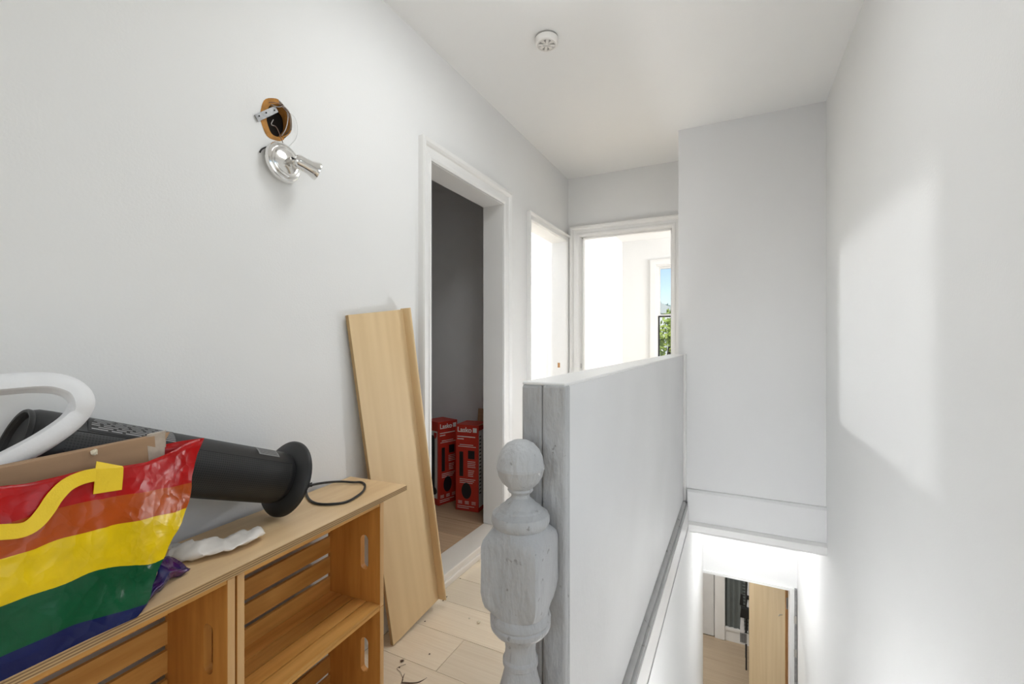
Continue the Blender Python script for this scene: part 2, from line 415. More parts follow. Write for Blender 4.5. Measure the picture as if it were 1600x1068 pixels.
# floors: sub-floor slabs with planks as children
def planks(parent, x0, x1, y0, y1, z, m, wdt=.19, ln=1.25, seed=1, phase=0.):
    rnd = random.Random(seed)
    me = MB().box(0, 1, 0, 1, -1, 0).mesh('plank', m)
    y = y0 + phase
    while y < y1 - .01:
        ya, yb = max(y, y0), min(y + wdt, y1); x = x0 - rnd.random() * ln * .8
        while x < x1 - .01:
            xa, xb = max(x, x0), min(x + ln, x1)
            if xb - xa > .02:
                o = link('plank', me, parent); g = .0009
                o.location = (xa + g, ya + g, z - rnd.random() * .0006); o.scale = (xb - xa - 2 * g, yb - ya - 2 * g, .012)
            x += ln
        y += wdt
fl = struct(MB().box(XL, XR, YREAR, .86, -.05, -.012).box(XL, -.40, .86, YE, -.05, -.012).build('floor', 'subfloor'), 'pale oak plank floor of the hall and landing', 'floor')
planks(fl, XL, XR, YREAR, .86, 0, 'oak_plank', seed=3)
planks(fl, XL, -.40, .86, YE, 0, 'oak_plank', seed=5, phase=-.115)
fc = struct(MB().box(-3.4, XLB - .002, .3, 2.78, -.05, .038).build('floor_side_room', 'subfloor'), 'oak plank floor of the unlit side room, painted browner for its shade', 'floor')
planks(fc, -3.4, XLB - .002, .3, 2.78, .05, 'oak_plank_shaded', seed=9)
struct(MB().box(-3.9, XLB, 2.90, 5.3, -.05, 0).box(XLB, XL, D3[0], D3[1], -.05, 0).build('floor_far_room', 'oak_plank'), 'pale floor of the bright far left room', 'floor')
struct(MB().box(-1.55, 2.2, YE, 6.2, -.03, 0).build('floor_end_room', 'oak_plank'), 'pale floor of the end room', 'floor')

# dark side room behind the first doorway
struct(MB().box(-3.4, XLB, 2.78, 2.90, 0, ZC).build('wall_side_room_far', 'closet_paint'), 'grey painted wall of the unlit side room', 'wall')
struct(MB().box(-3.5, -3.4, .2, 2.90, 0, ZC).box(-3.4, XLB, .2, .3, 0, ZC).build('wall_side_room', 'closet_paint'), 'grey walls of the unlit side room out of sight', 'wall')
# bright far left room
struct(MB().box(-4.0, -3.9, 2.9, 5.3, 0, ZC).box(-4.0, -1.52, 5.3, 5.4, 0, ZC).box(-3.9, -3.5, 2.8, 2.9, 0, ZC).build('wall_far_room', 'wall_paint'), 'bright white walls of the far left room', 'wall')
# end room with the window
WX0, WX1, WZ0, WZ1 = -.955, -.13, .82, 2.205
mb = MB(); rect_wall(mb, 'y', 6.2, 6.34, -1.6, 2.3, 0, ZC, [(WX0, WX1, WZ0, WZ1)])
struct(mb.build('wall_end_room', 'wall_paint'), 'bright white window wall of the end room', 'wall')
struct(MB().box(-1.52, -1.40, YE + .115, 6.2, 0, ZC).build('wall_end_room_left', 'wall_paint'), 'white side wall of the end room', 'wall')
mb = MB(); rect_wall(mb, 'x', 2.1, 2.22, YE, 6.2, 0, ZC, [(4.3, 5.6, .85, 2.15)]); rect_wall(mb, 'y', YE, YE + .115, XR + .12, 2.1, 0, ZC, [])
struct(mb.build('wall_end_room_right', 'wall_paint'), 'white wall with added unseen side window in the end room', 'wall')

# lower level: stair walls, doorway wall, room beyond
struct(MB().box(-.405, -.270, .86, 4.45, ZLOW, .006).build('wall_stair_lower', 'wall_paint'), 'white wall on the left of the descending stairs', 'wall')
struct(MB().box(-.283, XR, .74, .86, ZLOW, -.05).build('wall_under_landing', 'wall_paint'), 'white wall under the landing edge', 'wall')
DLX0, DLX1, DLZ = -.312, .452, -.90
mb = MB(); rect_wall(mb, 'y', 4.45, 4.57, -.405, XR, ZLOW, -.03, [(DLX0, DLX1 - .012, ZLOW, DLZ)])
struct(mb.build('wall_lower_door', 'wall_paint'), 'bright white wall above the lower doorway', 'wall')
struct(MB().box(-.283, XR, YB + .0, 4.45, -.03, -.0005).build('ceiling_lower', 'ceiling_paint'), 'low white ceiling over the stair foot', 'ceiling')
fl2 = struct(MB().box(-1.9, 2.0, 3.4, 6.78, ZLOW - .05, ZLOW - .012).build('floor_lower', 'subfloor'), 'light brown plank floor of the lower room', 'floor')
planks(fl2, -1.9, 2.0, 3.75, 6.78, ZLOW, 'lower_plank', wdt=.21, seed=12)
struct(MB().box(-1.9, 2.0, 6.78, 6.9, ZLOW, -.30).build('wall_lower_far', 'wall_paint'), 'white far wall of the lower room', 'wall')
struct(MB().box(-2.0, -1.9, 4.57, 6.9, ZLOW, -.30).box(2.0, 2.1, 4.45, 6.9, ZLOW, -.30).box(-1.9, -.405, 4.45, 4.57, ZLOW, -.3).box(XR, 2.0, 4.45, 4.57, ZLOW, -.3).build('wall_lower_sides', 'wall_paint'), 'white side walls of the lower room', 'wall')
struct(MB().box(-1.9, 2.0, 4.57, 6.9, -.32, -.22).build('ceiling_lower_room', 'ceiling_paint'), 'white ceiling of the lower room', 'ceiling')
# stairs going down away from the camera
st = struct(empty('stairs'), 'painted wooden staircase going down between white walls', 'stairs')
nst = 14; rise = -ZLOW / nst; run = .222
for k in range(1, nst):
    y0 = .86 + (k - 1) * run; z = -k * rise
    MB().box(-.269, XR - .001, y0 - .02, y0 + run, z - .03, z).build('tread', 'trim_paint', st)
    MB().box(-.269, XR - .001, y0 + run - .02, y0 + run, z - rise, z - .03).build('riser', 'trim_paint', st)

# ---- trims
PROFILE = [(.0, .0), (.0, .010), (.010, .016), (.022, .017), (.026, .012), (.052, .015), (.056, .022), (.066, .030), (.080, .033), (.084, .026), (.084, .0)]
def casing(name, axis, face, sgn, s0, s1, z0, h, label, prof=PROFILE, legs=(True, True)):
    """moulded casing swept round an opening; face = wall plane, sgn = direction it stands proud"""
    mb = MB(); path = [lambda w_: (s0 - w_, z0), lambda w_: (s0 - w_, h + w_), lambda w_: (s1 + w_, h + w_), lambda w_: (s1 + w_, z0)]
    vs = []
    for fn in path:
        for w_, d in prof:
            s, z = fn(w_); vs.append((face + sgn * d, s, z) if axis == 'x' else (s, face + sgn * d, z))
    n_ = len(prof); fs = []
    rng = [i for i in range(3) if not (i == 0 and not legs[0]) and not (i == 2 and not legs[1])]
    for i in rng:
        for k in range(n_):
            k2 = (k + 1) % n_; fs.append((i * n_ + k, i * n_ + k2, (i + 1) * n_ + k2, (i + 1) * n_ + k))
    mb.add(vs, fs)
    return struct(mb.build(name, 'trim_paint'), label, 'trim')
casing('trim_1', 'x', XL, 1, D1[0] - .002, D1[1] + .002, 0, HEAD + .002, 'moulded white casing around the dark side room doorway')
P3 = [(w_ * .62, d) for w_, d in PROFILE]
casing('trim_2', 'x', XL, 1, D3[0] - .002, D3[1] + .002, 0, HEAD + .002, 'moulded white casing around the far left doorway', prof=[(min(w_, .05), d) if False else (w_ * .6, d * .9) for w_, d in PROFILE])
casing('trim_3', 'y', YE, -1, D2[0] - .002, D2[1] + .002, 0, HEAD + .042, 'moulded white casing around the end room doorway')
# door linings and stops
struct(MB().box(XLB - .002, XL + .004, D1[1] - .003, D1[1] - .0005, .06, HEAD - .003).box(XLB - .002, XL + .004, D1[0] + .0005, D1[0] + .003, .06, HEAD - .003).box(XLB - .002, XL + .004, D1[0] + .0005, D1[1] - .0005, HEAD - .003, HEAD - .0005).build('trim_4', 'trim_paint'), 'white lining of the side room doorway', 'trim')
struct(MB().box(D2[0], D2[0] + .012, YE + .03, YE + .06, 0, HEAD + .04).box(D2[1] - .012, D2[1], YE + .03, YE + .06, 0, HEAD + .04).box(D2[0], D2[1], YE + .03, YE + .06, HEAD + .028, HEAD + .04).build('trim_5', 'trim_paint'), 'white door stop in the end room doorway', 'trim')
o = struct(MB().box(XLB, XL + .015, D1[0] + .002, D1[1] - .002, -.002, .058).box(XL + .015, XL + .028, D1[0] - .04, D1[1] + .04, 0, .03).build('trim_6', 'threshold_wood', bevel=.004), 'pale wooden threshold step of the side room', 'threshold')
# latch strike marks on the far jambs
sp_ = tag(MB().box(-1.345, -1.325, D3[1] - .0025, D3[1] - .0005, .965, 1.005).build('strike_plate', 'raw_door_edge'), 'small rusty strike plate mark on the far left door jamb', 'strike plate')
sp_ = tag(MB().box(D2[0] + .0005, D2[0] + .0025, YE + .008, YE + .02, .96, 1.0).build('latch_plate', 'steel'), 'small steel latch plate on the end room door jamb', 'latch plate')
# baseboards
struct(MB().prism([(XL, 0), (XL + .016, 0), (XL + .016, .17), (XL + .008, .19), (XL, .19)], 'y', D1[1] + .09, D3[0] - .055).build('baseboard_left', 'trim_paint'), 'white baseboard between the two left doorways', 'baseboard')
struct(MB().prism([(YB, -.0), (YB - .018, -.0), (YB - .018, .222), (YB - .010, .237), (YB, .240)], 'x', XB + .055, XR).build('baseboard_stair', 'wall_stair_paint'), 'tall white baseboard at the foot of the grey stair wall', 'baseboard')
o = bpy.data.objects['baseboard_stair']
struct(MB().prism([(YB, .036), (YB - .024, .036), (YB - .042, .022), (YB - .042, -.014), (YB - .030, -.03), (YB, -.03)], 'x', -.283, XR).build('trim_7', 'trim_paint'), 'white nosing strip along the bottom of the grey stair wall', 'trim')

# partition (half wall) between hall and stairwell, with the ledge at its foot
PT = 1.095
pw = struct(MB().box(-.345, -.302, .835, YB, .0, PT).build('wall_partition', 'partition_paint', bevel=.004), 'white painted half wall of boards beside the stairs', 'wall')
MB().box(-.394, -.3475, .831, YB, .0, PT - .002).build('board', 'worn_paint', pw, bevel=.006)
MB().box(-.3475, -.298, .829, .86, .0, PT - .001).build('end_post', 'worn_paint', pw, bevel=.005)
MB().box(-.3942, -.2995, .834, YB, PT - .003, PT + .004).build('cap', 'trim_paint', pw, bevel=.004)
MB().box(-.302, -.286, YB - .045, YB - .001, .17, PT + .008).build('corner_strip', 'trim_paint', pw, bevel=.003)
tr_ = struct(MB().box(-.40, -.277, .862, YB - .001, .012, .150).build('trim_8', 'ledge_paint', bevel=.006), 'worn chipped white ledge along the foot of the half wall', 'ledge')
q = [(-.302, .150)] + [(-.302 + .016 * math.cos(a), .150 + .020 * math.sin(a)) for a in [k * PI / 2 / 5 for k in range(6)]]
MB().prism(q, 'y', .864, YB - .046).build('bead', 'ledge_paint', tr_)
MB().box(-.277, -.272, .862, YB - .03, .014, .135).build('fascia', 'trim_paint', tr_)

# ------------------------------------------------------------------ newel post
NX, NY, NS = -.366, .768, .113
nz0 = lambda y: EYE + (534 - y) * .00122
nw = empty('newel_post', (NX, NY, 0), 0, 'chunky grey white newel post with ball finial before the half wall', 'newel post')
prof = [(.0005, nz0(685)), (.014, nz0(687)), (.026, nz0(692)), (.036, nz0(701)), (.0425, nz0(713)), (.0445, nz0(724.5)), (.0455, nz0(726)), (.0455, nz0(730)), (.0445, nz0(731.5)), (.042, nz0(741)), (.035, nz0(751)), (.0245, nz0(759)),
        (.0235, nz0(760)), (.0245, nz0(763)), (.022, nz0(766)), (.0175, nz0(769)), (.0175, nz0(774)), (.022, nz0(778)), (.027, nz0(781)), (.032, nz0(786)), (.040, nz0(790)), (.042, nz0(793)), (.047, nz0(796)), (.053, nz0(799)), (.0555, nz0(804)), (.0555, nz0(810)), (.053, nz0(815)), (.050, nz0(818)), (.050, nz0(826))]
MB().lathe(prof, 40).build('finial', 'worn_paint', nw, smooth=True, angle=.42)
# square block with rounded shoulders: section morphs circle -> square -> circle
secs = []
for y, k, s_ in [(818, 0, .050), (822, .25, .0515), (827, .6, .0535), (834, .9, .0555), (842, 1, NS / 2), (880, 1, NS / 2), (912, 1, NS / 2 + .0005), (926, 1, .0545), (936, .8, .0540), (944, .35, .0535), (948, 0, .0530)]:
    ring = []
    for i in range(48):
        a = 2 * PI * i / 48; c, s2 = math.cos(a), math.sin(a)
        sq = s_ / max(abs(c), abs(s2)); sq = min(sq, s_ * 1.37); r = s_ * (1 - k) + sq * k
        ring.append((r * c, r * s2, nz0(y)))
    secs.append(ring)
mb = MB(); mb.add([p for r in secs for p in r], [(i * 48 + k, i * 48 + (k + 1) % 48, (i + 1) * 48 + (k + 1) % 48, (i + 1) * 48 + k) for i in range(len(secs) - 1) for k in range(48)] + [tuple(range(48)), tuple((len(secs) - 1) * 48 + k for k in range(48))])
mb.build('block', 'worn_paint', nw, smooth=True, angle=.6)
prof = [(.052, nz0(945)), (.0535, nz0(948)), (.0555, nz0(952)), (.0575, nz0(957)), (.0575, nz0(960)), (.0555, nz0(963)), (.0575, nz0(966)), (.0565, nz0(972)), (.050, nz0(979)), (.041, nz0(985)), (.034, nz0(990)), (.030, nz0(997)), (.0285, nz0(1008)), (.0300, nz0(1020)), (.0335, nz0(1024)), (.0335, nz0(1031)), (.030, nz0(1034)), (.031, nz0(1042)),
        (.035, nz0(1055)), (.040, nz0(1070)), (.046, nz0(1090)), (.048, nz0(1115)), (.044, nz0(1145)), (.037, nz0(1175)), (.034, nz0(1195)), (.040, nz0(1205)), (.050, nz0(1215)), (.052, nz0(1225))]
MB().lathe(prof, 40).build('turned_shaft', 'worn_paint', nw, smooth=True, angle=.42)
MB().box(-NS / 2, NS / 2, -NS / 2, NS / 2, 0, nz0(1225) + .002).build('base', 'worn_paint', nw, bevel=.006)

# ------------------------------------------------------------------ wooden crates with plywood top
RZ = PI / 2 + math.atan2(.06, .97)
PO = Vector((-.946, .10, 0))
CL, CD, CH = .495, .217, .332
def make_crate():
    t = .018; root = empty('wooden_crate')
    for x in (0, CL - t):
        mb = MB(); ring_plate(mb, 'x', x, x + t, (0, CD, 0, CH), stadium(.062, CH / 2, .031, .112))
        e = mb.build('end_board', 'pine_end', root, bevel=0)
        MB().box(x + .001, x + t - .001, -.0012, .0, .001, CH - .001).build('raw_edge', 'pine_raw', e)
    sw = .0525; gap = .0150                         # back slats
    me = MB().box(t + .0005, CL - t - .0005, CD - .010, CD - .0005, 0, sw).mesh('slat', 'pine')
    me2 = MB().box(t + .0005, CL - t - .0005, 0, .0475, 0, .009).mesh('slat', 'pine')
    for k in range(5):
        o = link('slat', me, root); o.location = (0, 0, .0045 + k * (sw + gap))
    for z in (0, CH - .009):
        for k in range(4):
            o = link('slat', me2, root); o.location = (0, .0005 + k * .0525, z + .0002)
    return root
def copy_tree(o, parent=None):
    c = o.copy(); col.objects.link(c); c.parent = parent
    for ch in list(o.children): copy_tree(ch, c)
    return c
proto = make_crate()
dirL = Vector((math.cos(RZ), math.sin(RZ), 0)); dirD = Vector((-math.sin(RZ), math.cos(RZ), 0))
labs = {(1, 1): 'slatted pine crate beside leaning board, upper of its stack', (1, 0): 'slatted pine crate on the floor beside leaning board, lower of its stack',
        (0, 1): 'slatted pine crate under the rainbow tote bag, upper of its stack', (0, 0): 'slatted pine crate on the floor under the rainbow tote bag, lower of its stack'}
first = True
for cx_ in (1, 0):
    for cz_ in (1, 0):
        o = proto if first else copy_tree(proto); first = False
        o.location = PO + dirL * (.016 + cx_ * (CL + .004)) + dirD * .009 + Vector((0, 0, .0005 + cz_ * (CH + .0008))); o.rotation_euler = (0, 0, RZ)
        tag(o, labs[(cx_, cz_)], 'crate', 'pine crates stacked as a shelf')
TZ = .687
pt = empty('plywood_top', (PO.x, PO.y, TZ - .019), RZ, 'long birch plywood board lying across the pine crates', 'plywood board')
PL = 1.122; PD = .250
MB().box(0, PL, 0, PD, .0185, .019).build('face_veneer', 'birch_ply', pt)
MB().box(0, PL, 0, PD, .0015, .0185).build('ply_core', 'ply_edge', pt)

# ------------------------------------------------------------------ leaning laminate board
A = Vector((-1.188, 1.348, .003)); B = Vector((XL + .022, 1.178, 1.277))     # left edge, bottom -> top
up = (B - A).normalized(); Llen = (B - A).length
wd = Vector((.035, 1, .125)); wd = (wd - up * wd.dot(up)).normalized(); nr = wd.cross(up)   # faces into the hall
BW = .287
lb = tag(empty('leaning_board'), 'long beige laminate board with raised lip leaning on the left wall', 'board')
lb.matrix_world = Matrix(((wd.x, up.x, nr.x, A.x), (wd.y, up.y, nr.y, A.y), (wd.z, up.z, nr.z, A.z), (0, 0, 0, 1)))
MB().box(0, BW, 0, Llen, -.012, 0).build('panel', 'laminate', lb, bevel=.0015)
MB().box(-.0016, .0, .001, Llen - .001, -.0125, .0005).build('edge_band', 'laminate_edge', lb)
lip = [(BW - .001, -.012), (BW + .013, -.012), (BW + .015, -.006), (BW + .015, .026), (BW + .0135, .031), (BW + .010, .034), (BW + .006, .034), (BW + .0025, .031), (BW + .001, .026), (BW - .001, .001)]
MB().prism(lip, 'y', 0, Llen + .004).build('lip', 'laminate', lb, smooth=True, angle=.9)
MB().box(BW + .0148, BW + .0160, .0, Llen + .003, -.0115, .0235).build('edge_band', 'laminate_edge', lb)

# ------------------------------------------------------------------ tower heater lying on the plywood
HR = .105
top = Vector((-1.197, .318, .995)); base0 = Vector((-1.160, .868, .786))
ax = (top - base0).normalized(); HL = .578
ht = tag(empty('tower_heater'), 'black tower heater lying on the plywood behind the tote bag', 'heater')
zx = ax; xx = Vector((0, 0, 1)); xx = (xx - zx * xx.dot(zx)).normalized(); yy = zx.cross(xx)
ct = math.sqrt(1 - ax.z ** 2)
bc = Vector((base0.x, base0.y, TZ + .0005 + HR * ct))
ht.matrix_world = Matrix(((xx.x, yy.x, zx.x, bc.x), (xx.y, yy.y, zx.y, bc.y), (xx.z, yy.z, zx.z, bc.z), (0, 0, 0, 1)))
# local: z along the axis from base to top, x upward
MB().lathe([(.0, 0), (.098, 0), (HR, .003), (HR, .008), (.100, .014), (.075, .020), (.066, .024), (.060, .026)], 64).build('base_flange', 'black_plastic', ht, smooth=True)
BR = .0695
body = MB().lathe([(.060, .024), (BR - .003, .026), (BR, .034), (BR, HL - .03), (BR - .001, HL - .012), (BR - .004, HL - .004), (.062, HL), (.058, HL), (.056, HL - .008), (.0, HL - .008)], 64, closed=False).build('body', 'charcoal_plastic', ht, smooth=True)
# grille: curved shell on the room side, lower than the smooth back panel
def shell(r, a0, a1, z0, z1, na, nz_):
    vs = [(r * math.cos(a0 + (a1 - a0) * i / na), r * math.sin(a0 + (a1 - a0) * i / na), z0 + (z1 - z0) * j / nz_) for i in range(na + 1) for j in range(nz_ + 1)]
    fs = [(i * (nz_ + 1) + j, (i + 1) * (nz_ + 1) + j, (i + 1) * (nz_ + 1) + j + 1, i * (nz_ + 1) + j + 1) for i in range(na) for j in range(nz_)]
    return MB().add(vs, fs)
sgn = 1 if yy.x > 0 else -1      # which way round points into the hall
a0, a1 = sgn * math.radians(52), sgn * math.radians(215)
me = shell(BR + .0012, a0, a1, .040, HL - .05, 40, 1).mesh('grille', 'grille', smooth=True)
uvl = me.uv_layers.new(name='UVMap')
for p in me.polygons:
    for li in p.loop_indices:
        v = me.vertices[me.loops[li].vertex_index].co; a = math.atan2(v.y, v.x)
        if abs(a) < .3 or sgn * a < 0: a = (a + 2 * PI * sgn) if sgn * a < -.5 else a
        uvl.data[li].uv = (a * BR, v.z)
link('grille', me, ht)
MB().tube([(BR * math.cos(a0) * 1.012, BR * math.sin(a0) * 1.012, z) for z in (.038, HL - .048)], .0014, 6).build('seam', 'black_matte', ht)
o = shell(BR + .0012, sgn * math.radians(14), sgn * math.radians(38), .075, .135, 8, 1).build('rating_label', 'silver_label', ht, smooth=True)
mb = MB()
for k in range(7): a = sgn * math.radians(16 + k * 3); mb.add(*(lambda s: (s.v, s.f))(shell(BR + .0016, a, a + sgn * math.radians(1.2), .079, .131, 2, 1)))
mb.build('label_print', 'label_ink', o)
o = shell(BR + .0012, sgn * math.radians(5), sgn * math.radians(48), .335, .50, 10, 1).build('warning_label', 'charcoal_plastic', ht, smooth=True)
mb = MB()
for k in range(9):
    a = sgn * math.radians(7 + k * 4.4)
    z = .34
    while z < .49:
        l_ = random.uniform(.012, .035); mb.add(*(lambda s: (s.v, s.f))(shell(BR + .0016, a, a + sgn * math.radians(2.0), z, min(z + l_, .495), 2, 1))); z += l_ + .006
mb.build('label_print', 'silver_label', o)
MB().lathe([(.060, HL - .002), (.0655, HL - .002), (.066, HL + .003), (.064, HL + .006), (.060, HL + .005), (.057, HL - .004)], 64, closed=False).build('top_rim', 'black_plastic', ht, smooth=True)
MB().lathe([(.0, HL - .007), (.050, HL - .007), (.052, HL - .0055), (.0, HL - .0045)], 48, closed=False).build('top_cap', 'black_matte', ht, smooth=True)

# power cord loop on the plywood
zc = TZ + .0045
cpts = [pix(x, y, Z=z) for x, y, z in [(474, 762, zc + .002), (484, 758, zc + .012), (505, 754, zc + .010), (530, 752, zc + .004), (552, 753, zc + .004), (564, 753, zc), (570, 757, zc), (568, 766, zc), (556, 776, zc), (540, 784, zc), (520, 787, zc), (500, 787, zc), (487, 783, zc), (480, 775, zc), (478, 764, zc + .006), (483, 759, zc + .012)]]
def smooth_path(pts, n_=5, cyc=False):
    out = []; m_ = len(pts)
    for i in range(m_ if cyc else m_ - 1):
        g = lambda k: pts[k % m_] if cyc else pts[max(0, min(m_ - 1, k))]
        p0, p1, p2, p3 = g(i - 1), g(i), g(i + 1), g(i + 2)
        for k in range(n_):
            t = k / n_; out.append(.5 * ((2 * p1) + (-p0 + p2) * t + (2 * p0 - 5 * p1 + 4 * p2 - p3) * t * t + (-p0 + 3 * p1 - 3 * p2 + p3) * t ** 3))
    if not cyc: out.append(pts[-1])
    return out
pc = tag(MB().tube(smooth_path(cpts), .0038, 8).build('power_cord', 'black_plastic', smooth=True), 'looped black power cord lying on the plywood beside heater base', 'cord')
c_ = pix(484, 757, Z=zc + .012)
MB().tube([c_ + Vector((-.006, -.008, 0)), c_ + Vector((.004, .006, 0))], .0075, 10).build('cable_tie', 'black_matte', pc)

# ------------------------------------------------------------------ rainbow tote bag
bagp = empty('tote_bag', (0, 0, 0), 0, 'glossy rainbow striped tote bag standing on the plywood', 'bag')
NSS, NR_ = 46, 30
redge = [(0, 213, 964, -.957), (.14, 222, 940, -.965), (.28, 236, 905, -.985), (.40, 262, 862, -1.005), (.52, 285, 818, -1.020), (.66, 297, 783, -1.032), (.8, 299, 752, -1.042), (.9, 305, 722, -1.05), (1.0, 313, 685, -1.06)]
rp = [(r, pix(x, y, X=X)) for r, x, y, X in redge]
def redge_at(r):
    for (ra, pa), (rb, pb) in zip(rp, rp[1:]):
        if r <= rb: k = (r - ra) / (rb - ra); return pa.lerp(pb, k)
    return rp[-1][1]
def bag_point(r, s, back):
    e = redge_at(r); yl = .125 + .02 * r
    zt = TZ + .0015 + (e.z - TZ - .0015) * (1 if r == 1 else 1) if False else None
    zl = TZ + .003 + r * (.272)                      # level away from the right edge
    k = max(0, min(1, (s - .62) / .38)); k = k * k * (3 - 2 * k)
    z = zl * (1 - k) + max(e.z, TZ + .003) * k
    if r > .9: z -= .010 * math.sin(PI * max(0, min(1, (s - .55) / .45))) * (r - .9) / .1
    y = yl + (e.y - yl) * s
    xf = (-.953 - .043 * r) * (1 - k) + e.x * k + .010 * math.sin(PI * s) * math.sin(PI * min(1, r * 1.1))
    xf -= .062 * (y - .25) * (1 - k)
    if not back: return Vector((xf, y, z))
    d = (.142 - .042 * r) * (1 - .45 * min(1, r * 1.3) * max(0, min(1, (s - .5) / .3))); p = (1 - s) / (.10 + .22 * r)
    g = math.sin(min(1, p) * PI / 2); g2 = math.sin(min(1, s / .12) * PI / 2)
    zb = z + .012 * r * g
    return Vector((xf - d * g * g2, y, zb))
vs, uvs, fs = [], [], []
for j in range(NR_ + 1):
    r = j / NR_
    for i in range(2 * NSS):
        s = i / NSS if i <= NSS else (2 * NSS - i) / NSS
        p = bag_point(r, s, i > NSS)
        q = Vector((p.x * 9, p.y * 9, p.z * 9)); nv = mnoise.noise_vector(q) * .0055 + mnoise.noise_vector(q * 3.1) * .0026
        rid = 1 - abs(mnoise.noise(q * 1.6 + Vector((4, 1, 7)))) * 2
        amp = min(1, r * 6) * (.45 if i > NSS else 1)
        edge = max(0, (s - .85) / .15)
        p = p + (nv * (1 + edge) + Vector((.0035 * max(0, rid) ** 3, 0, 0))) * amp
        p.z = max(p.z, TZ + .002); vs.append(p); uvs.append((s, r))
W2 = 2 * NSS
for j in range(NR_):
    for i in range(W2): fs.append((j * W2 + i, j * W2 + (i + 1) % W2, (j + 1) * W2 + (i + 1) % W2, (j + 1) * W2 + i))
for i in range(NSS): # bottom
    a, b = i, i + 1; c, d = (W2 - i - 1) % W2, (W2 - i) % W2
    if len({a, b, c, d}) == 4: fs.append((a, d, c, b))
    elif len({a, b, c, d}) == 3: fs.append(tuple(dict.fromkeys((a, d, c, b))))
mb = MB(); mb.add(vs, fs); me = mb.mesh('bag_body', 'rainbow', smooth=True, angle=1.2)
uvl = me.uv_layers.new(name='UVMap')
for l in me.loops: uvl.data[l.index].uv = uvs[l.vertex_index]
bb = link('bag_body', me, bagp)
so = bb.modifiers.new('thickness', 'SOLIDIFY'); so.thickness = .0014; so.offset = 1
# crumpled blue / purple gusset tail at the right foot of the bag
gp = [pix(x, y, Z=z) for x, y, z in [(215, 962, TZ + .003), (238, 932, TZ + .004), (268, 905, TZ + .004), (292, 893, TZ + .006), (294, 886, TZ + .012), (276, 876, TZ + .022), (262, 868, TZ + .035), (248, 878, TZ + .045), (238, 900, TZ + .035), (226, 930, TZ + .02)]]
cen = sum(gp, Vector()) / len(gp) + Vector((.012, .004, .016))
vs = [cen] + gp; fs = [(0, i + 1, (i + 1) % len(gp) + 1) for i in range(len(gp))]
bm = bmesh.new(); bv = [bm.verts.new(v) for v in vs]
for f in fs: bm.faces.new([bv[i] for i in f])
bmesh.ops.subdivide_edges(bm, edges=bm.edges, cuts=5, use_grid_fill=True)
for v in bm.verts:
    q = v.co * 38; v.co += mnoise.noise_vector(q) * .009 + mnoise.noise_vector(q * 2.2) * .004; v.co.z = max(v.co.z, TZ + .002)
bmesh.ops.recalc_face_normals(bm, faces=bm.faces)
me = bpy.data.meshes.new('gusset'); bm.to_mesh(me); bm.free()
mg = mat('gusset_film', (.008, .02, .13), .22, scale=26, color2=(.075, .008, .085), detail=1); mg_n = mg.node_tree.nodes
me.materials.append(mg)
for p in me.polygons: p.use_smooth = True
o = link('gusset', me, bagp); so = o.modifiers.new('thickness', 'SOLIDIFY'); so.thickness = .0012
# yellow webbing handle: sewn patches and hanging strap
def ribbon(name, pts, wdt, nrm, m, parent, th=.0016):
    mb = MB(); n_ = len(pts); vs = []
    for i, p in enumerate(pts):
        T = (pts[min(i + 1, n_ - 1)] - pts[max(i - 1, 0)]).normalized(); nn = nrm[i] if isinstance(nrm, list) else nrm
        S = T.cross(nn).normalized()
        for sx, tx in ((-1, 0), (1, 0), (1, 1), (-1, 1)): vs.append(p + S * (sx * wdt / 2) + nn * (tx * th))
    fs = [(i * 4 + k, i * 4 + (k + 1) % 4, (i + 1) * 4 + (k + 1) % 4, (i + 1) * 4 + k) for i in range(n_ - 1) for k in range(4)] + [(0, 1, 2, 3), tuple((n_ - 1) * 4 + k for k in (3, 2, 1, 0))]
    return mb.add(vs, fs).build(name, m, parent, smooth=True, angle=.5)
xb = -.996
pp = [pix(171, 724, X=xb - .004), pix(171, 731, X=xb + .004), pix(170, 748, X=xb + .005), pix(168, 768, X=xb + .006)]
hd = ribbon('handle', smooth_path([pix(x, y, X=X) for x, y, X in [(150, 741, xb + .007), (128, 746, xb + .010), (105, 757, xb + .014), (86, 776, xb + .017), (72, 797, xb + .019), (57, 815, xb + .021), (40, 826, xb + .022), (15, 830, xb + .022), (-30, 828, xb + .022), (-75, 800, xb + .020), (-105, 760, xb + .016), (-125, 748, xb + .012)]], 4),
            .022, Vector((.95, -.25, .15)).normalized(), 'strap_yellow', bagp)
ribbon('stitched_patch', pp, .040, Vector((1, 0, .05)).normalized(), 'strap_yellow', hd)
ribbon('stitched_patch', [p + Vector((.022, -.275, .002)) for p in pp], .040, Vector((1, 0, .05)).normalized(), 'strap_yellow', hd)

# carton standing in the bag
cb = empty('cardboard_carton', (-1.052, .155, TZ + .010), 0, 'brown cardboard carton standing inside the rainbow tote bag', 'carton')
ch_ = .292
vs = [(-.006, .06, .01), (.018, .06, .01), (.006, .205, .01), (-.010, .205, .01), (-.006, .06, ch_ - .009), (.019, .06, ch_ - .009), (-.002, .362, ch_ + .004), (-.020, .362, ch_ + .002)]
MB().add(vs, [(0, 3, 2, 1), (4, 5, 6, 7), (0, 1, 5, 4), (1, 2, 6, 5), (2, 3, 7, 6), (3, 0, 4, 7)]).build('body', 'cardboard', cb, bevel=.002)
ta = MB()
tp = [(-.0215, .330, ch_ - .03), (-.0210, .330, ch_ + .004), (.0005, .318, ch_ + .0045), (.0015, .322, ch_ - .05)]
tq = [(-.0215, .3625, ch_ - .03), (-.0210, .3625, ch_ + .006), (-.0005, .352, ch_ + .0075), (-.0008, .350, ch_ - .05)]
ta.add(tp + tq, [(k, k + 1, k + 5, k + 4) for k in range(3)])
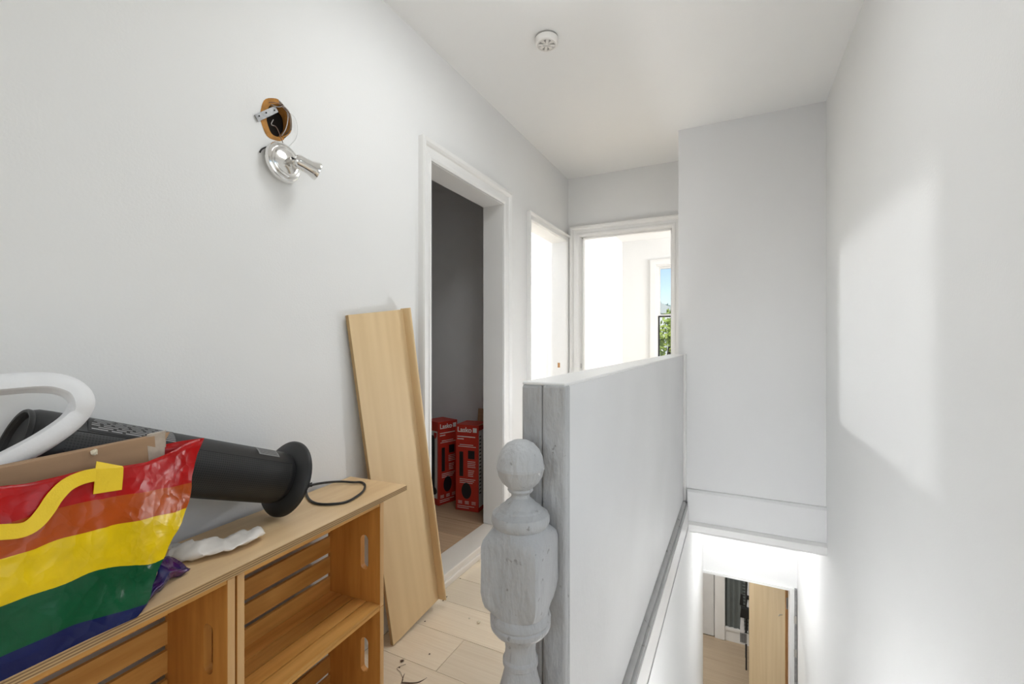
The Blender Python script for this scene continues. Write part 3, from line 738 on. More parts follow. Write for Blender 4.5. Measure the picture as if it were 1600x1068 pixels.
o = ta.build('packing_tape', 'tape', cb); so = o.modifiers.new('thickness', 'SOLIDIFY'); so.thickness = .0008
# torn paper crumb lying on the carton edge
c_ = pix(146, 706, X=-1.045)
bm = bmesh.new(); bmesh.ops.create_icosphere(bm, subdivisions=2, radius=.006)
for v in bm.verts: v.co += mnoise.noise_vector(v.co * 300) * .004
me = bpy.data.meshes.new('paper_crumb'); bm.to_mesh(me); bm.free(); me.materials.append(MATS['debris_light'])
o = link('paper_crumb', me); o.location = c_; tag(o, 'small crumpled scrap on the carton edge', 'scrap')

# white foam hoop sticking out of the bag
fp = [pix(x, y, X=X) for x, y, X in [(-70, 775, -1.082), (-55, 756, -1.082), (-30, 736, -1.086), (20, 709, -1.091), (62, 686, -1.092), (95, 664, -1.094), (116, 645, -1.098), (123, 628, -1.096), (112, 612, -1.105), (88, 603, -1.112), (55, 601, -1.118), (10, 604, -1.12), (-50, 610, -1.12), (-110, 625, -1.115), (-118, 660, -1.100), (-116, 700, -1.090), (-112, 745, -1.082)]]
fp = smooth_path(fp, 4)
fc_ = pix(20, 650, X=-1.10)
mb = MB(); vs = []; fs = []; SEG = 16
for i, p in enumerate(fp):
    T = (fp[min(i + 1, len(fp) - 1)] - fp[max(i - 1, 0)]).normalized()
    nn = fc_ - p; nn = (nn - T * nn.dot(T)).normalized(); bb_ = T.cross(nn)
    for k in range(SEG):
        a = 2 * PI * k / SEG; c, s2 = math.cos(a), math.sin(a)
        rn = .0235 * c; rn = min(rn, .009 + .002 * abs(s2))          # flat towards the inside of the hoop
        vs.append(p + nn * rn + bb_ * (.0195 * s2))
for i in range(len(fp) - 1):
    for k in range(SEG): k2 = (k + 1) % SEG; fs.append((i * SEG + k, i * SEG + k2, (i + 1) * SEG + k2, (i + 1) * SEG + k))
fs += [tuple(range(SEG)), tuple((len(fp) - 1) * SEG + k for k in range(SEG))]
tag(mb.add(vs, fs).build('foam_hoop', 'foam', smooth=True, angle=.6), 'bent white foam tube looping up out of the rainbow tote bag', 'foam tube')

# crumpled glove on the plywood
gl_ = MB()
spine = [pix(x, y, Z=TZ + z) for x, y, z in [(268, 868, .004), (285, 864, .008), (303, 862, .013), (325, 856, .016), (350, 850, .015), (375, 843, .015), (394, 837, .016), (404, 833, .012)]]
spine = smooth_path(spine, 5); vs = []; fs = []; SEG = 20
wid = lambda t: .031 + .013 * math.sin(PI * min(1, t * 1.15)) - .010 * max(0, (t - .8) / .2)
for i, p in enumerate(spine):
    t = i / (len(spine) - 1); T = (spine[min(i + 1, len(spine) - 1)] - spine[max(0, i - 1)]).normalized(); S = T.cross(Vector((0, 0, 1))).normalized()
    for k in range(SEG):
        a = 2 * PI * k / SEG; hgt = (.0165 + .008 * math.sin(5 * t + 1) * math.sin(3 * t)) * (1 if math.sin(a) > 0 else .5)
        if i in (0, len(spine) - 1): sc = .55
        else: sc = 1
        v = p + S * (wid(t) * sc * .82 * math.cos(a)) + Vector((0, 0, hgt * sc * math.sin(a)))
        q = v * 55; v += mnoise.noise_vector(q) * .008 + mnoise.noise_vector(q * 2.3) * .004
        v.z = max(v.z, TZ + .0012); vs.append(v)
for i in range(len(spine) - 1):
    for k in range(SEG): k2 = (k + 1) % SEG; fs.append((i * SEG + k, i * SEG + k2, (i + 1) * SEG + k2, (i + 1) * SEG + k))
fs += [tuple(range(SEG)), tuple((len(spine) - 1) * SEG + k for k in range(SEG))]
gl_.add(vs, fs)
gv = tag(gl_.build('crumpled_glove', 'glove', smooth=True, angle=1.0), 'crumpled off white glove lying on the plywood beside the tote bag', 'glove')
for pts in ([(300, 862, .010), (284, 852, .012), (272, 850, .006), (262, 856, .004)], [(296, 866, .008), (280, 872, .009), (270, 878, .004)]):
    sp2 = smooth_path([pix(x, y, Z=TZ + z) for x, y, z in pts], 4)
    mb = MB().tube(sp2, [.0105 * (1 - .35 * i / len(sp2)) for i in range(len(sp2))], 10)
    mb.v = [tuple(Vector((v[0], v[1], max(TZ + .001, TZ + (v[2] - TZ) * .6))) + mnoise.noise_vector(Vector(v) * 90) * .002) for v in mb.v]
    mb.v = [(v[0], v[1], max(v[2], TZ + .001)) for v in mb.v]
    mb.build('finger', 'glove', gv, smooth=True)

# ------------------------------------------------------------------ wall junction hole with bracket and wires, dangling spot light
jb = empty('junction_box', (XL, hy, hz), 0, 'ragged round wall hole with metal bracket and loose wires', 'junction box')
loop = [(p[0] - hy, p[1] - hz) for p in holepts]
n_ = len(loop)
vs = [(.0006, y * 1.02, z * 1.02) for y, z in loop] + [(.0006, y * .74 + .006, z * .80) for y, z in loop] + [(-.03, y * .72 + .006, z * .78) for y, z in loop]
MB().add(vs, [(k, (k + 1) % n_, (k + 1) % n_ + n_, k + n_) for k in range(n_) if loop[k][0] < .012 or loop[k][1] < -.05] + [(k + n_, (k + 1) % n_ + n_, (k + 1) % n_ + 2 * n_, k + 2 * n_) for k in range(n_)]).build('raw_rim', 'raw_lath', jb)
MB().add([(-.045, y * .98, z * .98) for y, z in loop] + [(-.045, 0, 0)] + [(-.02, y * .98, z * .98) for y, z in loop], [(k, (k + 1) % n_, n_) for k in range(n_)] + [(k, (k + 1) % n_, (k + 1) % n_ + n_ + 1, k + n_ + 1) for k in range(n_)]).build('box_back', 'dark_cavity', jb)
bk = [pix(x, y, X=XL + .006) - Vector((XL, hy, hz)) for x, y in [(398, 179), (430, 165), (435, 175), (404, 190)]]
mb = MB(); mb.add(bk + [p - Vector((.0016, 0, 0)) for p in bk], [(0, 1, 2, 3), (7, 6, 5, 4)] + [(i, (i + 1) % 4, (i + 1) % 4 + 4, i + 4) for i in range(4)])
br = mb.build('bracket', 'galvanised', jb)
for x, y in [(405, 181), (416, 176), (429, 172)]:
    p = pix(x, y, X=XL + .0068) - Vector((XL, hy, hz)); MB().tube([p, p + Vector((.0012, 0, 0))], .0022, 8).build('screw_hole', 'black_matte', br)
def wire(pts, r, m, parent, org):
    return MB().tube(smooth_path([pix(x, y, X=XL + d) - org for x, y, d in pts], 4), r, 6).build('wire', m, parent, smooth=True)
org = Vector((XL, hy, hz))
wire([(431, 168, .004), (437, 165, .014), (442, 163, .02)], .0014, 'black_matte', jb, org)
wire([(420, 160, .002), (428, 160, .014), (438, 163, .016), (446, 170, .012), (453, 178, .006)], .0012, 'wire_brown', jb, org)
wire([(424, 163, .002), (434, 167, .012), (445, 167, .012), (450, 178, .006), (449, 195, -.01)], .0012, 'wire_grey', jb, org)
wire([(446, 172, -.01), (450, 182, .004), (447, 200, .006), (440, 212, -.006)], .0016, 'wire_grey', jb, org)
wire([(424, 196, -.02), (431, 198, .002), (436, 207, .004), (438, 214, .004), (441, 220, .008), (443, 227, .010)], .0013, 'wire_brown', jb, org)
wire([(427, 187, -.02), (424, 194, .0), (430, 197, -.01)], .0013, 'wire_grey', jb, org)
wire([(452, 176, .002), (461, 184, .006), (465, 200, .007), (463, 215, .007), (456, 225, .007), (450, 229, .010)], .0009, 'wire_white', jb, org)
wire([(441, 214, .002), (449, 211, .004), (454, 204, .003)], .0018, 'raw_lath', jb, org)

SC = pix(437, 256, X=XL)
ws = empty('spot_light_fitting', SC, 0, 'chrome wall spotlight hanging by its wire below the wall hole', 'wall light')
def lathe_x(name, prof, m, parent, rot=None, loc=(0, 0, 0), seg=40):
    o = MB().lathe(prof, seg, closed=False).build(name, m, parent, smooth=True, angle=.6)
    o.rotation_euler = rot or (0, PI / 2, 0); o.location = loc; return o
tilt = (0, PI / 2 - .10, .05)
lathe_x('wall_plate', [(.0, .010), (.056, .010), (.061, .013), (.0615, .018), (.059, .024), (.054, .027), (.048, .026), (.047, .029), (.043, .031), (.038, .029), (.036, .030), (.012, .036), (.0, .036)], 'chrome', ws, tilt)
lathe_x('neck', [(.0, .034), (.010, .034), (.011, .046), (.009, .052), (.0, .053)], 'brushed_metal', ws, tilt, (0, .004, 0), 20)
MB().tube([(.046, .004, .002), (.056, .014, .004), (.066, .026, .004)], .0055, 12).build('swivel_arm', 'chrome', ws, smooth=True)
MB().tube([(.050, .002, .012), (.054, .016, .006)], .0035, 8).build('swivel_screw', 'black_matte', ws)
hdirection = Vector((.35, .86, -.30)).normalized()
hdp = empty('x'); bpy.data.objects.remove(hdp)
o = MB().lathe([(.0, -.012), (.014, -.012), (.019, -.007), (.0205, .0), (.0205, .018), (.0215, .02), (.0215, .034), (.0265, .048), (.0285, .054), (.0285, .060), (.026, .060), (.025, .052), (.0, .046)], 36, closed=False).build('lamp_head', 'chrome', ws, smooth=True, angle=.6)
o.rotation_euler = hdirection.to_track_quat('Z', 'Y').to_euler(); o.location = (.062, .020, .004)
MB().tube(smooth_path([pix(x, y, X=XL + .004) - SC for x, y in [(406, 238), (409, 233), (415, 230), (422, 229)]], 4), .0022, 6).build('wire', 'black_matte', ws, smooth=True)

# ------------------------------------------------------------------ smoke detector
sdp = pix(854, 71, Z=ZC - .036)
sm = empty('smoke_detector', (sdp.x, sdp.y, ZC), .5, 'round cream smoke detector on the white ceiling', 'smoke detector')
MB().lathe([(.0, 0), (.050, 0), (.051, -.002), (.051, -.006), (.049, -.007)], 40, closed=False).build('mounting_ring', 'detector_dark', sm, smooth=True, angle=.5)
MB().lathe([(.049, -.006), (.0525, -.009), (.052, -.024), (.0495, -.032), (.044, -.036), (.040, -.036), (.038, -.033), (.0, -.033)], 48, closed=False).build('housing', 'detector_plastic', sm, smooth=True, angle=.6)
for k in range(4):
    a = k * PI / 2
    mb = MB(); ring = [(r * math.cos(a + t), r * math.sin(a + t)) for r, t in [(.014, -.42), (.034, -.5), (.036, -.25), (.037, 0), (.036, .25), (.034, .5), (.014, .42)]]
    mb.prism(ring, 'z', -.0345, -.0325).build('vent', 'detector_dark', sm)
MB().box(-.038, .038, -.006, .006, -.0375, -.033).build('rib', 'detector_plastic', sm, bevel=.001)
MB().box(-.006, .006, -.038, .038, -.0372, -.033).build('rib', 'detector_plastic', sm, bevel=.001)
MB().box(-.018, .018, -.0012, .0012, -.0384, -.0374).build('slot', 'detector_dark', sm)

# ------------------------------------------------------------------ red boxed heaters in the side room
def bars(rects, axis_y, m, name, parent):
    mb = MB()
    for x0, x1, z0, z1 in rects: mb.box(x0, x1, axis_y - .0006, axis_y, z0, z1)
    return mb.build(name, m, parent)
def red_box(loc, rz, label, W_, D_, H_, flap):
    b = empty('heater_box', loc, rz, label, 'box', 'boxed heaters in the side room')
    # local: front face at y=0 looking to -y, x to the right
    bd = MB().box(0, W_, 0, D_, 0, H_).build('carton', 'box_red', b, bevel=.002)
    # front print
    o = link('lettering', text_mesh('Lasko', .046, 'print_white'), b); o.rotation_euler = (PI / 2, 0, 0); o.location = (.012, -.0006, H_ - .048)
    MB().box(W_ - .040, W_ - .012, -.0008, 0, H_ - .048, H_ - .018).build('sticker', 'print_white', b)
    rects = []
    rnd = random.Random(4)
    for z, l0, l1, th in [(H_ - .082, .012, .145, .006), (H_ - .098, .012, .06, .006), (H_ - .135, .03, .13, .004), (H_ - .147, .018, .15, .004)]: rects.append((l0, min(l1, W_ - .012), z, z + th))
    for k in range(4): rects.append((.088, W_ - .02 - .01 * rnd.random(), H_ - .245 - k * .012, H_ - .2415 - k * .012))
    for k in range(4): rects.append((.092, W_ - .03 - .01 * rnd.random(), H_ - .305 - k * .012, H_ - .3015 - k * .012))
    for k in range(3): rects.append((.03, W_ - .022 - .01 * k, H_ - .365 - k * .012, H_ - .3615 - k * .012))
    for k in range(3):
        for q in range(3): rects.append((.018 + k * .05, .048 + k * .05, H_ - .512 - q * .008, H_ - .5095 - q * .008))
    for k in range(2): rects.append((.012, W_ - .07 + .04 * k, .018 + .012 * k, .021 + .012 * k))
    bars(rects, -.0, 'print_white', 'small_print', b)['kind'] = 'stuff'
    ring = [(.033 + .016 * math.cos(a), H_ - .30 + .085 * math.sin(a)) for a in []]
    MB().box(.028, .056, -.0008, 0, H_ - .345, H_ - .180).build('product_picture', 'print_black', b, bevel=0)
    MB().box(.092, .140, -.0008, 0, H_ - .225, H_ - .170).build('product_picture', 'print_black', b)
    cir = [(.080 + .036 * math.cos(2 * PI * k / 28), H_ - .44 + .054 * math.sin(2 * PI * k / 28)) for k in range(28)]
    MB().prism(cir, 'y', -.0008, 0).build('product_picture', 'print_black', b)
    return b
BW_, BD_, BH_ = .168, .168, .575
b1 = red_box((-1.692, 2.535, .0505), math.radians(6), 'upright red heater box with open brown flaps inside the side room', BW_, BD_, BH_, True)
# white right-hand side with dark picture
MB().box(BW_, BW_ + .0008, .006, BD_ - .004, .03, BH_ - .035).build('white_panel', 'box_white', b1)
mb = MB(); mb.prism(stadium(BD_ * .66, BH_ * .52, .075, .40), 'x', BW_ + .0006, BW_ + .0014); mb.build('product_picture', 'print_black', b1)
mb = MB()
for k in range(16): mb.box(BW_ + .0006, BW_ + .0014, .014, .040, .12 + k * .025, .128 + k * .025)
mb.build('small_print', 'print_black', b1)['kind'] = 'stuff'
# open flaps
vs = [(.085, BD_, BH_), (BW_, BD_, BH_), (BW_ - .002, BD_ + .018, BH_ + .085), (.082, BD_ + .018, BH_ + .085)]
o = MB().add(vs, [(0, 1, 2, 3)]).build('flap', 'cardboard', b1); o.modifiers.new('thickness', 'SOLIDIFY').thickness = .003
vs = [(BW_, .01, BH_), (BW_, BD_ - .01, BH_), (BW_ + .04, BD_ - .012, BH_ + .012), (BW_ + .04, .012, BH_ + .012)]
o = MB().add(vs, [(0, 1, 2, 3)]).build('flap', 'cardboard', b1); o.modifiers.new('thickness', 'SOLIDIFY').thickness = .003
b2 = red_box((-1.835, 2.535, .0505), math.radians(73), 'upright red heater box turned sideways beside door frame inside the side room', BW_, BD_, BH_, False)
# white face with the heater picture on its left
MB().box(-.0008, 0, .012, BD_ - .004, .045, BH_ - .065).build('white_panel', 'box_white', b2)
mb = MB(); mb.prism(stadium(.066, .28, .052, .40), 'x', -.0016, -.0008); mb.prism([(.066 + .052 * math.cos(2 * PI * k / 24), .095 + .030 * math.sin(2 * PI * k / 24)) for k in range(24)], 'x', -.0015, -.0008)
mb.build('product_picture', 'print_black', b2)
mb = MB(); mb.prism([(.018, .50), (.05, .50), (.05, .475), (.034, .455), (.018, .475)], 'x', -.0016, -.0008); mb.build('emblem', 'box_red', b2)

# ------------------------------------------------------------------ lower room seen through the stair doorway
struct(MB().box(DLX0 - .004, DLX0 + .012, 4.44, 4.575, ZLOW, DLZ).box(DLX0, DLX1, 4.436, 4.575, DLZ - .022, DLZ).box(DLX1 - .045, DLX1 - .012, 4.436, 4.575, ZLOW, DLZ - .022).build('trim_9', 'trim_paint'), 'white frame of the lower doorway', 'trim')
ld = empty('open_door', (.420, 4.60, ZLOW + .01), 0, 'beige flush wooden door standing open at the stair foot', 'door')
far = pix(1176, 907, Y=5.22)
ang = math.atan2(far.y - 4.60, far.x - .420)
ld.rotation_euler = (0, 0, ang)
LDL = (Vector((far.x, far.y)) - Vector((.420, 4.60))).length
MB().box(0.004, LDL, -.0, .036, 0, 1.945).build('leaf', 'door_birch', ld)
MB().box(.0, .004, .0, .036, 0, 1.945).build('raw_edge', 'raw_door_edge', ld)
# hinges and steel jamb strip on the doorway's right side
hs_ = tag(MB().box(DLX1 - .012, DLX1 + .006, 4.428, 4.450, ZLOW + .2, DLZ + .005).build('steel_strip', 'steel'), 'steel strip on the right side of the lower doorway', 'strip')
for z in (DLZ - .28, DLZ - .56):
    o = tag(MB().box(DLX1 - .016, DLX1 + .003, 4.418, 4.428, z, z + .06).build('strip_clip', 'brushed_metal'), 'small metal clip on the steel strip of the lower doorway', 'clip', 'clips on the steel strip')
h1 = MB().tube([(-.006, -.004, 1.70), (-.006, -.004, 1.80)], .007, 10).build('hinge', 'brushed_metal', ld)
MB().box(-.003, 0, .0, .03, 1.70, 1.80).build('hinge_plate', 'brushed_metal', h1)
lk = MB().tube([(.05, .036, 1.62), (.05, .055, 1.62), (.065, .058, 1.60)], .005, 8).build('door_hook', 'brushed_metal', ld)
# far wall: white door, white post, dark curtained glazing
Yf = 6.78
wdx = lambda x: pix(x, 987, Y=Yf).x
struct(MB().box(-1.25, wdx(1115.5), Yf - .035, Yf - .001, ZLOW + .012, -.85).build('door_1', 'white_door', bevel=.003), 'plain white door in the far lower wall', 'door')
struct(MB().box(wdx(1117), wdx(1133), Yf - .05, Yf - .001, ZLOW, -.62).build('trim_10', 'trim_paint', bevel=.006), 'white moulded post beside the white lower door', 'trim')
dz = pix(1134, 976, Y=Yf).z
wn = struct(MB().box(wdx(1133) + .002, .62, Yf - .030, Yf - .001, ZLOW, dz - .035).box(wdx(1133) + .002, .64, Yf - .045, Yf - .001, dz - .035, dz).build('window_1', 'trim_paint'), 'white panelled base of a dark curtained window', 'window')
mb = MB(); nx = 40; x0, x1 = wdx(1133) + .004, .60
vs = []
for i in range(nx + 1):
    x = x0 + (x1 - x0) * i / nx; y = Yf - .018 + .010 * math.sin(i * 1.7) + .004 * math.sin(i * 3.1); vs += [(x, y, dz + .002), (x, y, -.75)]
mb.add(vs, [(2 * i, 2 * i + 2, 2 * i + 3, 2 * i + 1) for i in range(nx)]); o = mb.build('curtain', 'curtain', wn, smooth=True)
# slim black rack with papers and a basket
RX, RY = pix(1166, 1046, Z=ZLOW).x, pix(1166, 1046, Z=ZLOW).y
rk = empty('wire_rack', (RX, RY, ZLOW), 0, 'slim black wire rack with white papers beside the open wooden door', 'rack')
for x, y in [(0, 0), (.26, 0), (0, .24), (.26, .24)]:
    MB().tube([(x, y, 0), (x, y, 1.95)], .009, 8).build('post', 'black_plastic', rk)
for k, z in enumerate((.46, .66, .79, .94, 1.3, 1.7)):
    mb = MB()
    for y in (0, .08, .16, .24): mb.tube([(-.04, y, z), (.28, y, z)], .006, 6)
    mb.build('shelf', 'black_plastic', rk)
labs_ = ['upright white sheet at the top of the black wire rack', 'black tray below the white sheet on the wire rack', 'rolled white paper on the black wire rack', 'dark bag hanging across the black wire rack', 'narrow white folder hanging beside the post of the wire rack', 'grey folder leaning right of the post of the wire rack', 'small grey pouch hanging left of the wire rack top']
for k, (z0, z1, x0, x1, dy, m_) in enumerate([(.945, 1.25, .010, .16, .03, 'paper'), (.900, .935, -.010, .16, .05, 'black_matte'), (.800, .890, .005, .09, .03, 'paper'), (.665, .780, -.070, .10, .05, 'black_matte'), (.470, .655, -.070, -.018, .03, 'paper'), (.470, .640, .018, .10, .03, 'silver_label'), (.800, .930, -.075, -.030, .02, 'charcoal_plastic')]):
    tag(MB().prism([(RX + x0, ZLOW + z0), (RX + x1, ZLOW + z0), (RX + x1 - .008, ZLOW + z1), (RX + x0 + .010, ZLOW + z1)], 'y', RY - .012 - dy, RY - .012).build('rack_item', m_, bevel=.003), labs_[k], ['paper', 'tray', 'paper', 'bag', 'folder', 'folder', 'pouch'][k])
mb = MB()
for i in range(6):
    for j in range(7): mb.box(-.066 + i * .012, -.059 + i * .012, -.028, -.024, .345 + j * .016, .356 + j * .016)
mb2 = MB().box(-.072, .008, -.024, -.016, .335, .462).build('mesh_panel', 'paper', rk); mb.build('mesh_holes', 'black_matte', mb2)

# ------------------------------------------------------------------ ceiling lamps of the stairs and far room, then added fill lamps
def lamp(loc, r, m, label, name='ceiling_light'):
    l = empty(name, loc, 0, label, 'ceiling light')
    MB().lathe([(.0, 0), (r * 1.08, 0), (r * 1.1, -.012), (r * 1.0, -.02)], 32, closed=False).build('base', 'trim_paint', l, smooth=True)
    MB().lathe([(r, -.016), (r * .97, -.03), (r * .8, -.055), (r * .45, -.07), (.0, -.074)], 32, closed=False).build('diffuser', m, l, smooth=True)
    return l
lamp((.08, 3.85, -.031), .13, 'lamp_glow_stair', 'round white ceiling light under the stair header')
l_ = empty('bulb_holder', (-3.45, 4.45, ZC - .001), 0, 'bare round bulb on the ceiling of the far left room', 'ceiling light')
MB().lathe([(.0, 0), (.05, 0), (.05, -.012), (.025, -.03), (.02, -.06)], 24, closed=False).build('base', 'trim_paint', l_, smooth=True)
MB().lathe([(.08 * math.sin(a), -.125 + .08 * math.cos(a)) for a in [.25 + (PI - .2505) * k / 16 for k in range(17)]], 28, closed=False).build('bulb', 'lamp_glow_side', l_, smooth=True)
lamp((-.9, 5.6, -.321), .16, 'fill_glow_lower', 'added unseen round ceiling light filling the lower room')  # added out of view to brighten the lower room

hg = empty('fill_dish', (-.52, 1.34, ZC - .001), 0, 'added unseen dish fill lamp on the ceiling above the stair top', 'ceiling light')  # added fill lamp above the frame, lighting floor, table and walls
MB().lathe([(.0, 0), (.255, 0), (.258, -.010), (.255, -.022), (.248, -.024)], 48, closed=False).build('rim', 'trim_paint', hg, smooth=True)
MB().lathe([(.249, -.020), (.235, -.040), (.19, -.058), (.11, -.070), (.0, -.074)], 48, closed=False).build('diffuser', 'fill_glow_hall', hg, smooth=True)
pl_ = empty('fill_globe_hall', (-.3945, 2.2, .75), 0, 'added globe fill light hidden on the hall side of the half wall', 'wall light')  # added fill globe, hidden by the half wall, brightens floor and side room
o = MB().lathe([(.0, 0), (.04, 0), (.04, .010), (.018, .014), (.018, .03)], 24, closed=False).build('wall_plate', 'brushed_metal', pl_, smooth=True); o.rotation_euler = (0, -PI / 2, 0)
MB().lathe([(.06 * math.sin(a), .06 * math.cos(a)) for a in [.0005 + (PI - .001) * k / 18 for k in range(19)]], 32, closed=False).build('globe', 'fill_glow_partition', pl_, smooth=True).location = (-.085, 0, 0)
wl = empty('fill_globe_stair', (-.270, 1.30, -.45), 0, 'added unseen globe fill light low on the left stair wall', 'wall light')  # added fill globe below the frame, lifting the stairwell walls
o = MB().lathe([(.0, 0), (.05, 0), (.05, .012), (.02, .018), (.02, .03)], 24, closed=False).build('wall_plate', 'brushed_metal', wl, smooth=True); o.rotation_euler = (0, PI / 2, 0)
MB().lathe([(.07 * math.sin(a), .07 * math.cos(a)) for a in [.0005 + (PI - .001) * k / 18 for k in range(19)]], 32, closed=False).build('globe', 'fill_glow_stair', wl, smooth=True).location = (.095, 0, 0)

# ------------------------------------------------------------------ end room window and what lies outside
struct(MB().box(WX0 - .07, WX0, 6.175, 6.2, WZ0 - .02, WZ1 + .07).box(WX1, WX1 + .07, 6.175, 6.2, WZ0 - .02, WZ1 + .07).box(WX0, WX1, 6.175, 6.2, WZ1, WZ1 + .07).box(WX0 - .09, WX1 + .09, 6.15, 6.2, WZ0 - .05, WZ0 - .02).build('trim_11', 'trim_paint'), 'white casing around the end room window', 'trim')
wf = struct(empty('window_2', ((WX0 + WX1) / 2, 6.25, WZ0)), 'double hung window with white upper and dark lower sash', 'window')
hw = (WX1 - WX0) / 2; zm = pix(1040, 493, Y=6.25).z - WZ0; hh = WZ1 - WZ0
def sash(name, x0, x1, y, z0, z1, t, m):
    mb = MB().box(x0, x0 + t, y, y + .03, z0, z1).box(x1 - t, x1, y, y + .03, z0, z1).box(x0 + t, x1 - t, y, y + .03, z0, z0 + t).box(x0 + t, x1 - t, y, y + .03, z1 - t, z1)
    s = mb.build(name, m, wf); MB().box(x0 + t, x1 - t, y + .012, y + .016, z0 + t, z1 - t).build('pane', 'pane_glass', s); return s
MB().box(-hw, -hw + .02, -.04, .08, 0, hh).box(hw - .02, hw, -.04, .08, 0, hh).box(-hw + .02, hw - .02, -.04, .08, hh - .02, hh).box(-hw + .02, hw - .02, -.04, .08, 0, .02).build('frame', 'trim_paint', wf)
sash('upper_sash', -hw + .02, hw - .02, .04, zm, hh - .02, .022, 'trim_paint')
sash('lower_sash', -hw + .02, hw - .02, -.0, .02, zm, .018, 'black_sash')
# added unseen windows for the fill lights: landing and end room side
for nm, x, y0, y1, z0, z1, lab in [('fill_window_landing', XR + .03, .02, .96, .85, 2.25, 'added unseen landing window for fill light'), ('fill_window_end', 2.14, 4.3, 5.6, .85, 2.15, 'added unseen side window of the end room for fill light')]:
    t = .04; yc = (y0 + y1) / 2
    struct(MB().box(x, x + .04, y0, y0 + t, z0, z1).box(x, x + .04, y1 - t, y1, z0, z1).box(x, x + .04, y0 + t, y1 - t, z0, z0 + t).box(x, x + .04, y0 + t, y1 - t, z1 - t, z1).build(nm, 'trim_paint'), lab, 'window')

struct(MB().box(-1.02, -.98, -1.79, -1.75, .7, 2.2).box(.14, .18, -1.79, -1.75, .7, 2.2).box(-.98, .14, -1.79, -1.75, .7, .74).box(-.98, .14, -1.79, -1.75, 2.16, 2.2).box(-.44, -.40, -1.79, -1.75, .74, 2.16).build('fill_window_rear', 'trim_paint'), 'added unseen window in the rear landing wall for fill light', 'window')  # rear window added behind the camera to carry fill light
struct(MB().box(-60, 60, 7.2, 160, -3.3, -3.1).build('ground', 'ground'), 'grassy ground outside the end room window', 'ground')
def leaf_cloud(name, blobs, n_, size, m, parent, seed):
    rnd = random.Random(seed); mb = MB()
    for _ in range(n_):
        c, r = rnd.choice(blobs)
        d = Vector((rnd.gauss(0, 1), rnd.gauss(0, 1), rnd.gauss(0, 1))).normalized() * (r * (.55 + .45 * rnd.random() ** .5))
        p = Vector(c) + d; a = Vector((rnd.gauss(0, 1), rnd.gauss(0, 1), rnd.gauss(0, 1))).normalized(); b = a.orthogonal().normalized(); s = size * rnd.uniform(.6, 1.3)
        mb.add([p - a * s, p + b * s * .45, p + a * s, p - b * s * .45], [(0, 1, 2, 3)])
    o = mb.build(name, m, parent); o['kind'] = 'stuff'; return o
tx, ty = pix(1040, 530, Y=13).x, 13.0
tr1 = empty('garden_tree', (tx, ty, -3.1), 0, 'leafy green tree outside the end room window', 'tree')
mb = MB().tube([(0, 0, 0), (.05, .05, 1.5), (-.05, 0, 2.8), (.1, .1, 4.2)], [.16, .13, .10, .04], 8).build('trunk', 'bark', tr1, smooth=True)
rnd = random.Random(2)
for k in range(9):
    a = rnd.random() * 6.3; z = rnd.uniform(2.2, 3.4); r = rnd.uniform(.9, 1.5)
    MB().tube([(0, 0, z), (r * .5 * math.cos(a), r * .5 * math.sin(a), z + .35), (r * math.cos(a), r * math.sin(a), z + .9)], [.06, .04, .015], 6).build('branch', 'bark', tr1, smooth=True)
leaf_cloud('foliage', [((rnd.uniform(-1.4, 1.4), rnd.uniform(-.9, .9), rnd.uniform(3.0, 4.75)), rnd.uniform(.35, .55)) for _ in range(44)], 9000, .08, 'leaf', tr1, 5)
for k in range(3):
    x = -17.2 + k * 7.0; y = 70 + random.uniform(-2, 2)
    t_ = empty('distant_tree', (x, y, -3.1), 0, 'hazy distant tree on the skyline beyond the garden tree', 'tree', 'distant skyline trees')
    h_ = random.uniform(12.0, 13.2)
    MB().tube([(0, 0, 0), (.1, 0, h_ * .5), (0, .1, h_ * .8)], [.35, .25, .1], 7).build('trunk', 'bark', t_)
    leaf_cloud('foliage', [((random.uniform(-1.3, 1.3), random.uniform(-1, 1), h_ * random.uniform(.4, .92)), random.uniform(.9, 1.5)) for _ in range(12)], 700, .5, 'hill_leaf', t_, 40 + k)
for k, x in enumerate((-7.5,)):
    h_ = empty('distant_house', (x, 52, -3.1), .1 * k, ['pale distant house with grey gable roof left of its neighbours', 'pale distant house with grey gable roof between two neighbours', 'pale distant house with grey gable roof right of its neighbours'][k] if False else 'tall pale distant house with grey gable roof before the skyline trees', 'house')
    MB().box(-2.4, 2.4, -2.5, 2.5, 0, 7.4).build('wall', 'house_wall', h_)
    MB().prism([(-2.8, 7.3), (2.8, 7.3), (0, 8.6)], 'y', -2.8, 2.8).build('roof', 'house_roof', h_)
    for wx in (-1.2, 1.2):
        for wz in (1.4, 3.8, 5.6): MB().box(wx - .4, wx + .4, -2.53, -2.49, wz, wz + 1.1).build('window', 'house_roof', h_)

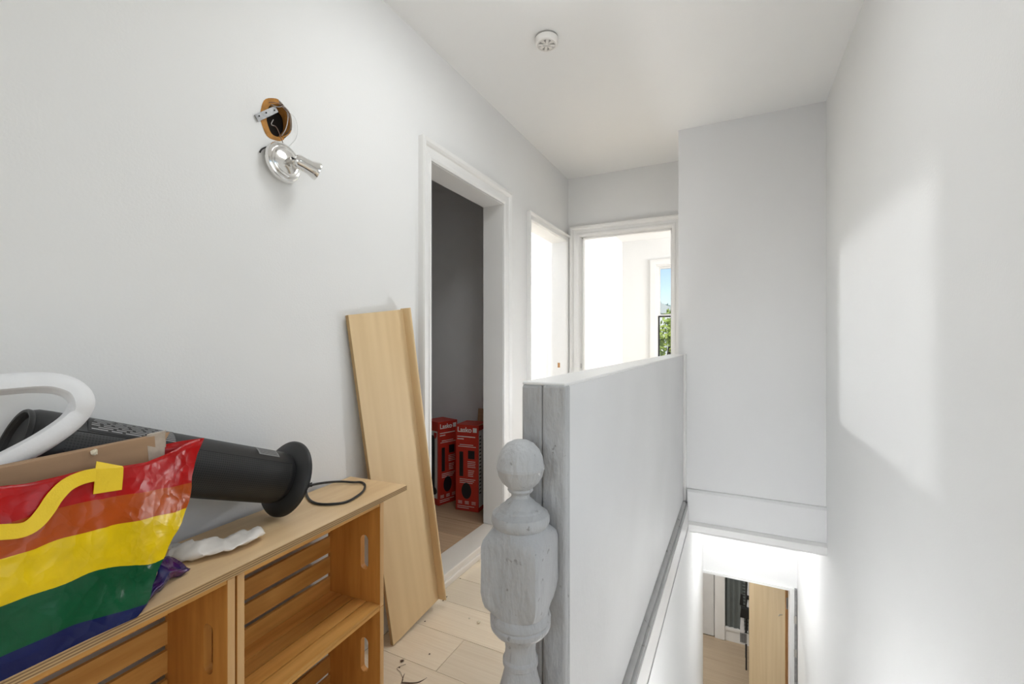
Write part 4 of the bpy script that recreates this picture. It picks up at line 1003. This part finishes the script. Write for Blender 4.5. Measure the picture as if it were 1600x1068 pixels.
# ------------------------------------------------------------------ litter on the hall floor
def chip(px, py, s, m, label, cat='scrap', group=None, seed=0, flat=.35):
    p = pix(px, py, Z=.002); bm = bmesh.new(); bmesh.ops.create_icosphere(bm, subdivisions=2, radius=s)
    for v in bm.verts:
        v.co += mnoise.noise_vector(v.co * (1.5 / s) + Vector((seed * 3.1, 1, 2))) * s * .6; v.co.z *= flat
    zmin = min(v.co.z for v in bm.verts)
    for v in bm.verts: v.co.z -= zmin
    me = bpy.data.meshes.new(cat); bm.to_mesh(me); bm.free(); me.materials.append(MATS[m])
    o = link('floor_scrap', me); o.location = (p.x, p.y, .0006); tag(o, label, cat, group); return o
chip(748, 972, .008, 'debris_light', 'white paper crumb on the oak floor beside the newel post', seed=1)
g_ = 'small crumbs on the hall floor'
for i, (x, y, s, m_) in enumerate([(628, 1032, .006, 'debris_dark'), (631, 1028, .004, 'debris_light'), (671, 1021, .003, 'debris_dark'), (733, 965, .004, 'debris_light'), (664, 970, .003, 'debris_dark'), (624, 1042, .003, 'debris_dark'), (719, 903, .003, 'debris_dark')]):
    chip(x, y, s, m_, 'tiny crumb of debris on the oak floor', 'crumb', g_, i + 3)
p0, p1 = pix(692, 938, Z=.004), pix(699, 931, Z=.004)
tag(MB().tube([p0, (p0 + p1) / 2 + Vector((0, 0, .004)), p1], [.002, .004, .001], 6).build('wood_sliver', 'debris_dark'), 'dark wood sliver on the floor by the leaning board', 'sliver')
lf = [pix(x, y, Z=z) for x, y, z in [(628, 1066, .004), (640, 1067, .012), (652, 1066, .016), (661, 1062, .018), (667, 1058, .022)]]
lf = smooth_path(lf, 4)
dl = ribbon('dried_leaf', lf, .014, Vector((.1, .3, .95)).normalized(), 'debris_dark', None, .0012)
for v in dl.data.vertices:
    t = (v.co - lf[-1]).length / .06; k = min(1, max(.12, t)); c_ = min(lf, key=lambda q: (q - v.co).length); v.co = c_.lerp(v.co, k)
tag(dl, 'curled dark brown dried leaf on the oak floor', 'leaf')
MB().tube([lf[0] + Vector((0, 0, .001)), lf[0] + Vector((-.004, .010, .010)), lf[0] + Vector((-.002, .016, .020))], [.002, .0015, .0008], 6).build('leaf_stalk', 'debris_dark', dl)
hp = [pix(x, y, Z=.0015) for x, y in [(630, 1062), (626, 1050), (620, 1044), (626, 1040), (634, 1037)]]
tag(MB().tube(smooth_path(hp, 4), .0006, 5).build('thread', 'debris_dark'), 'thin curly dark thread on the oak floor', 'thread')
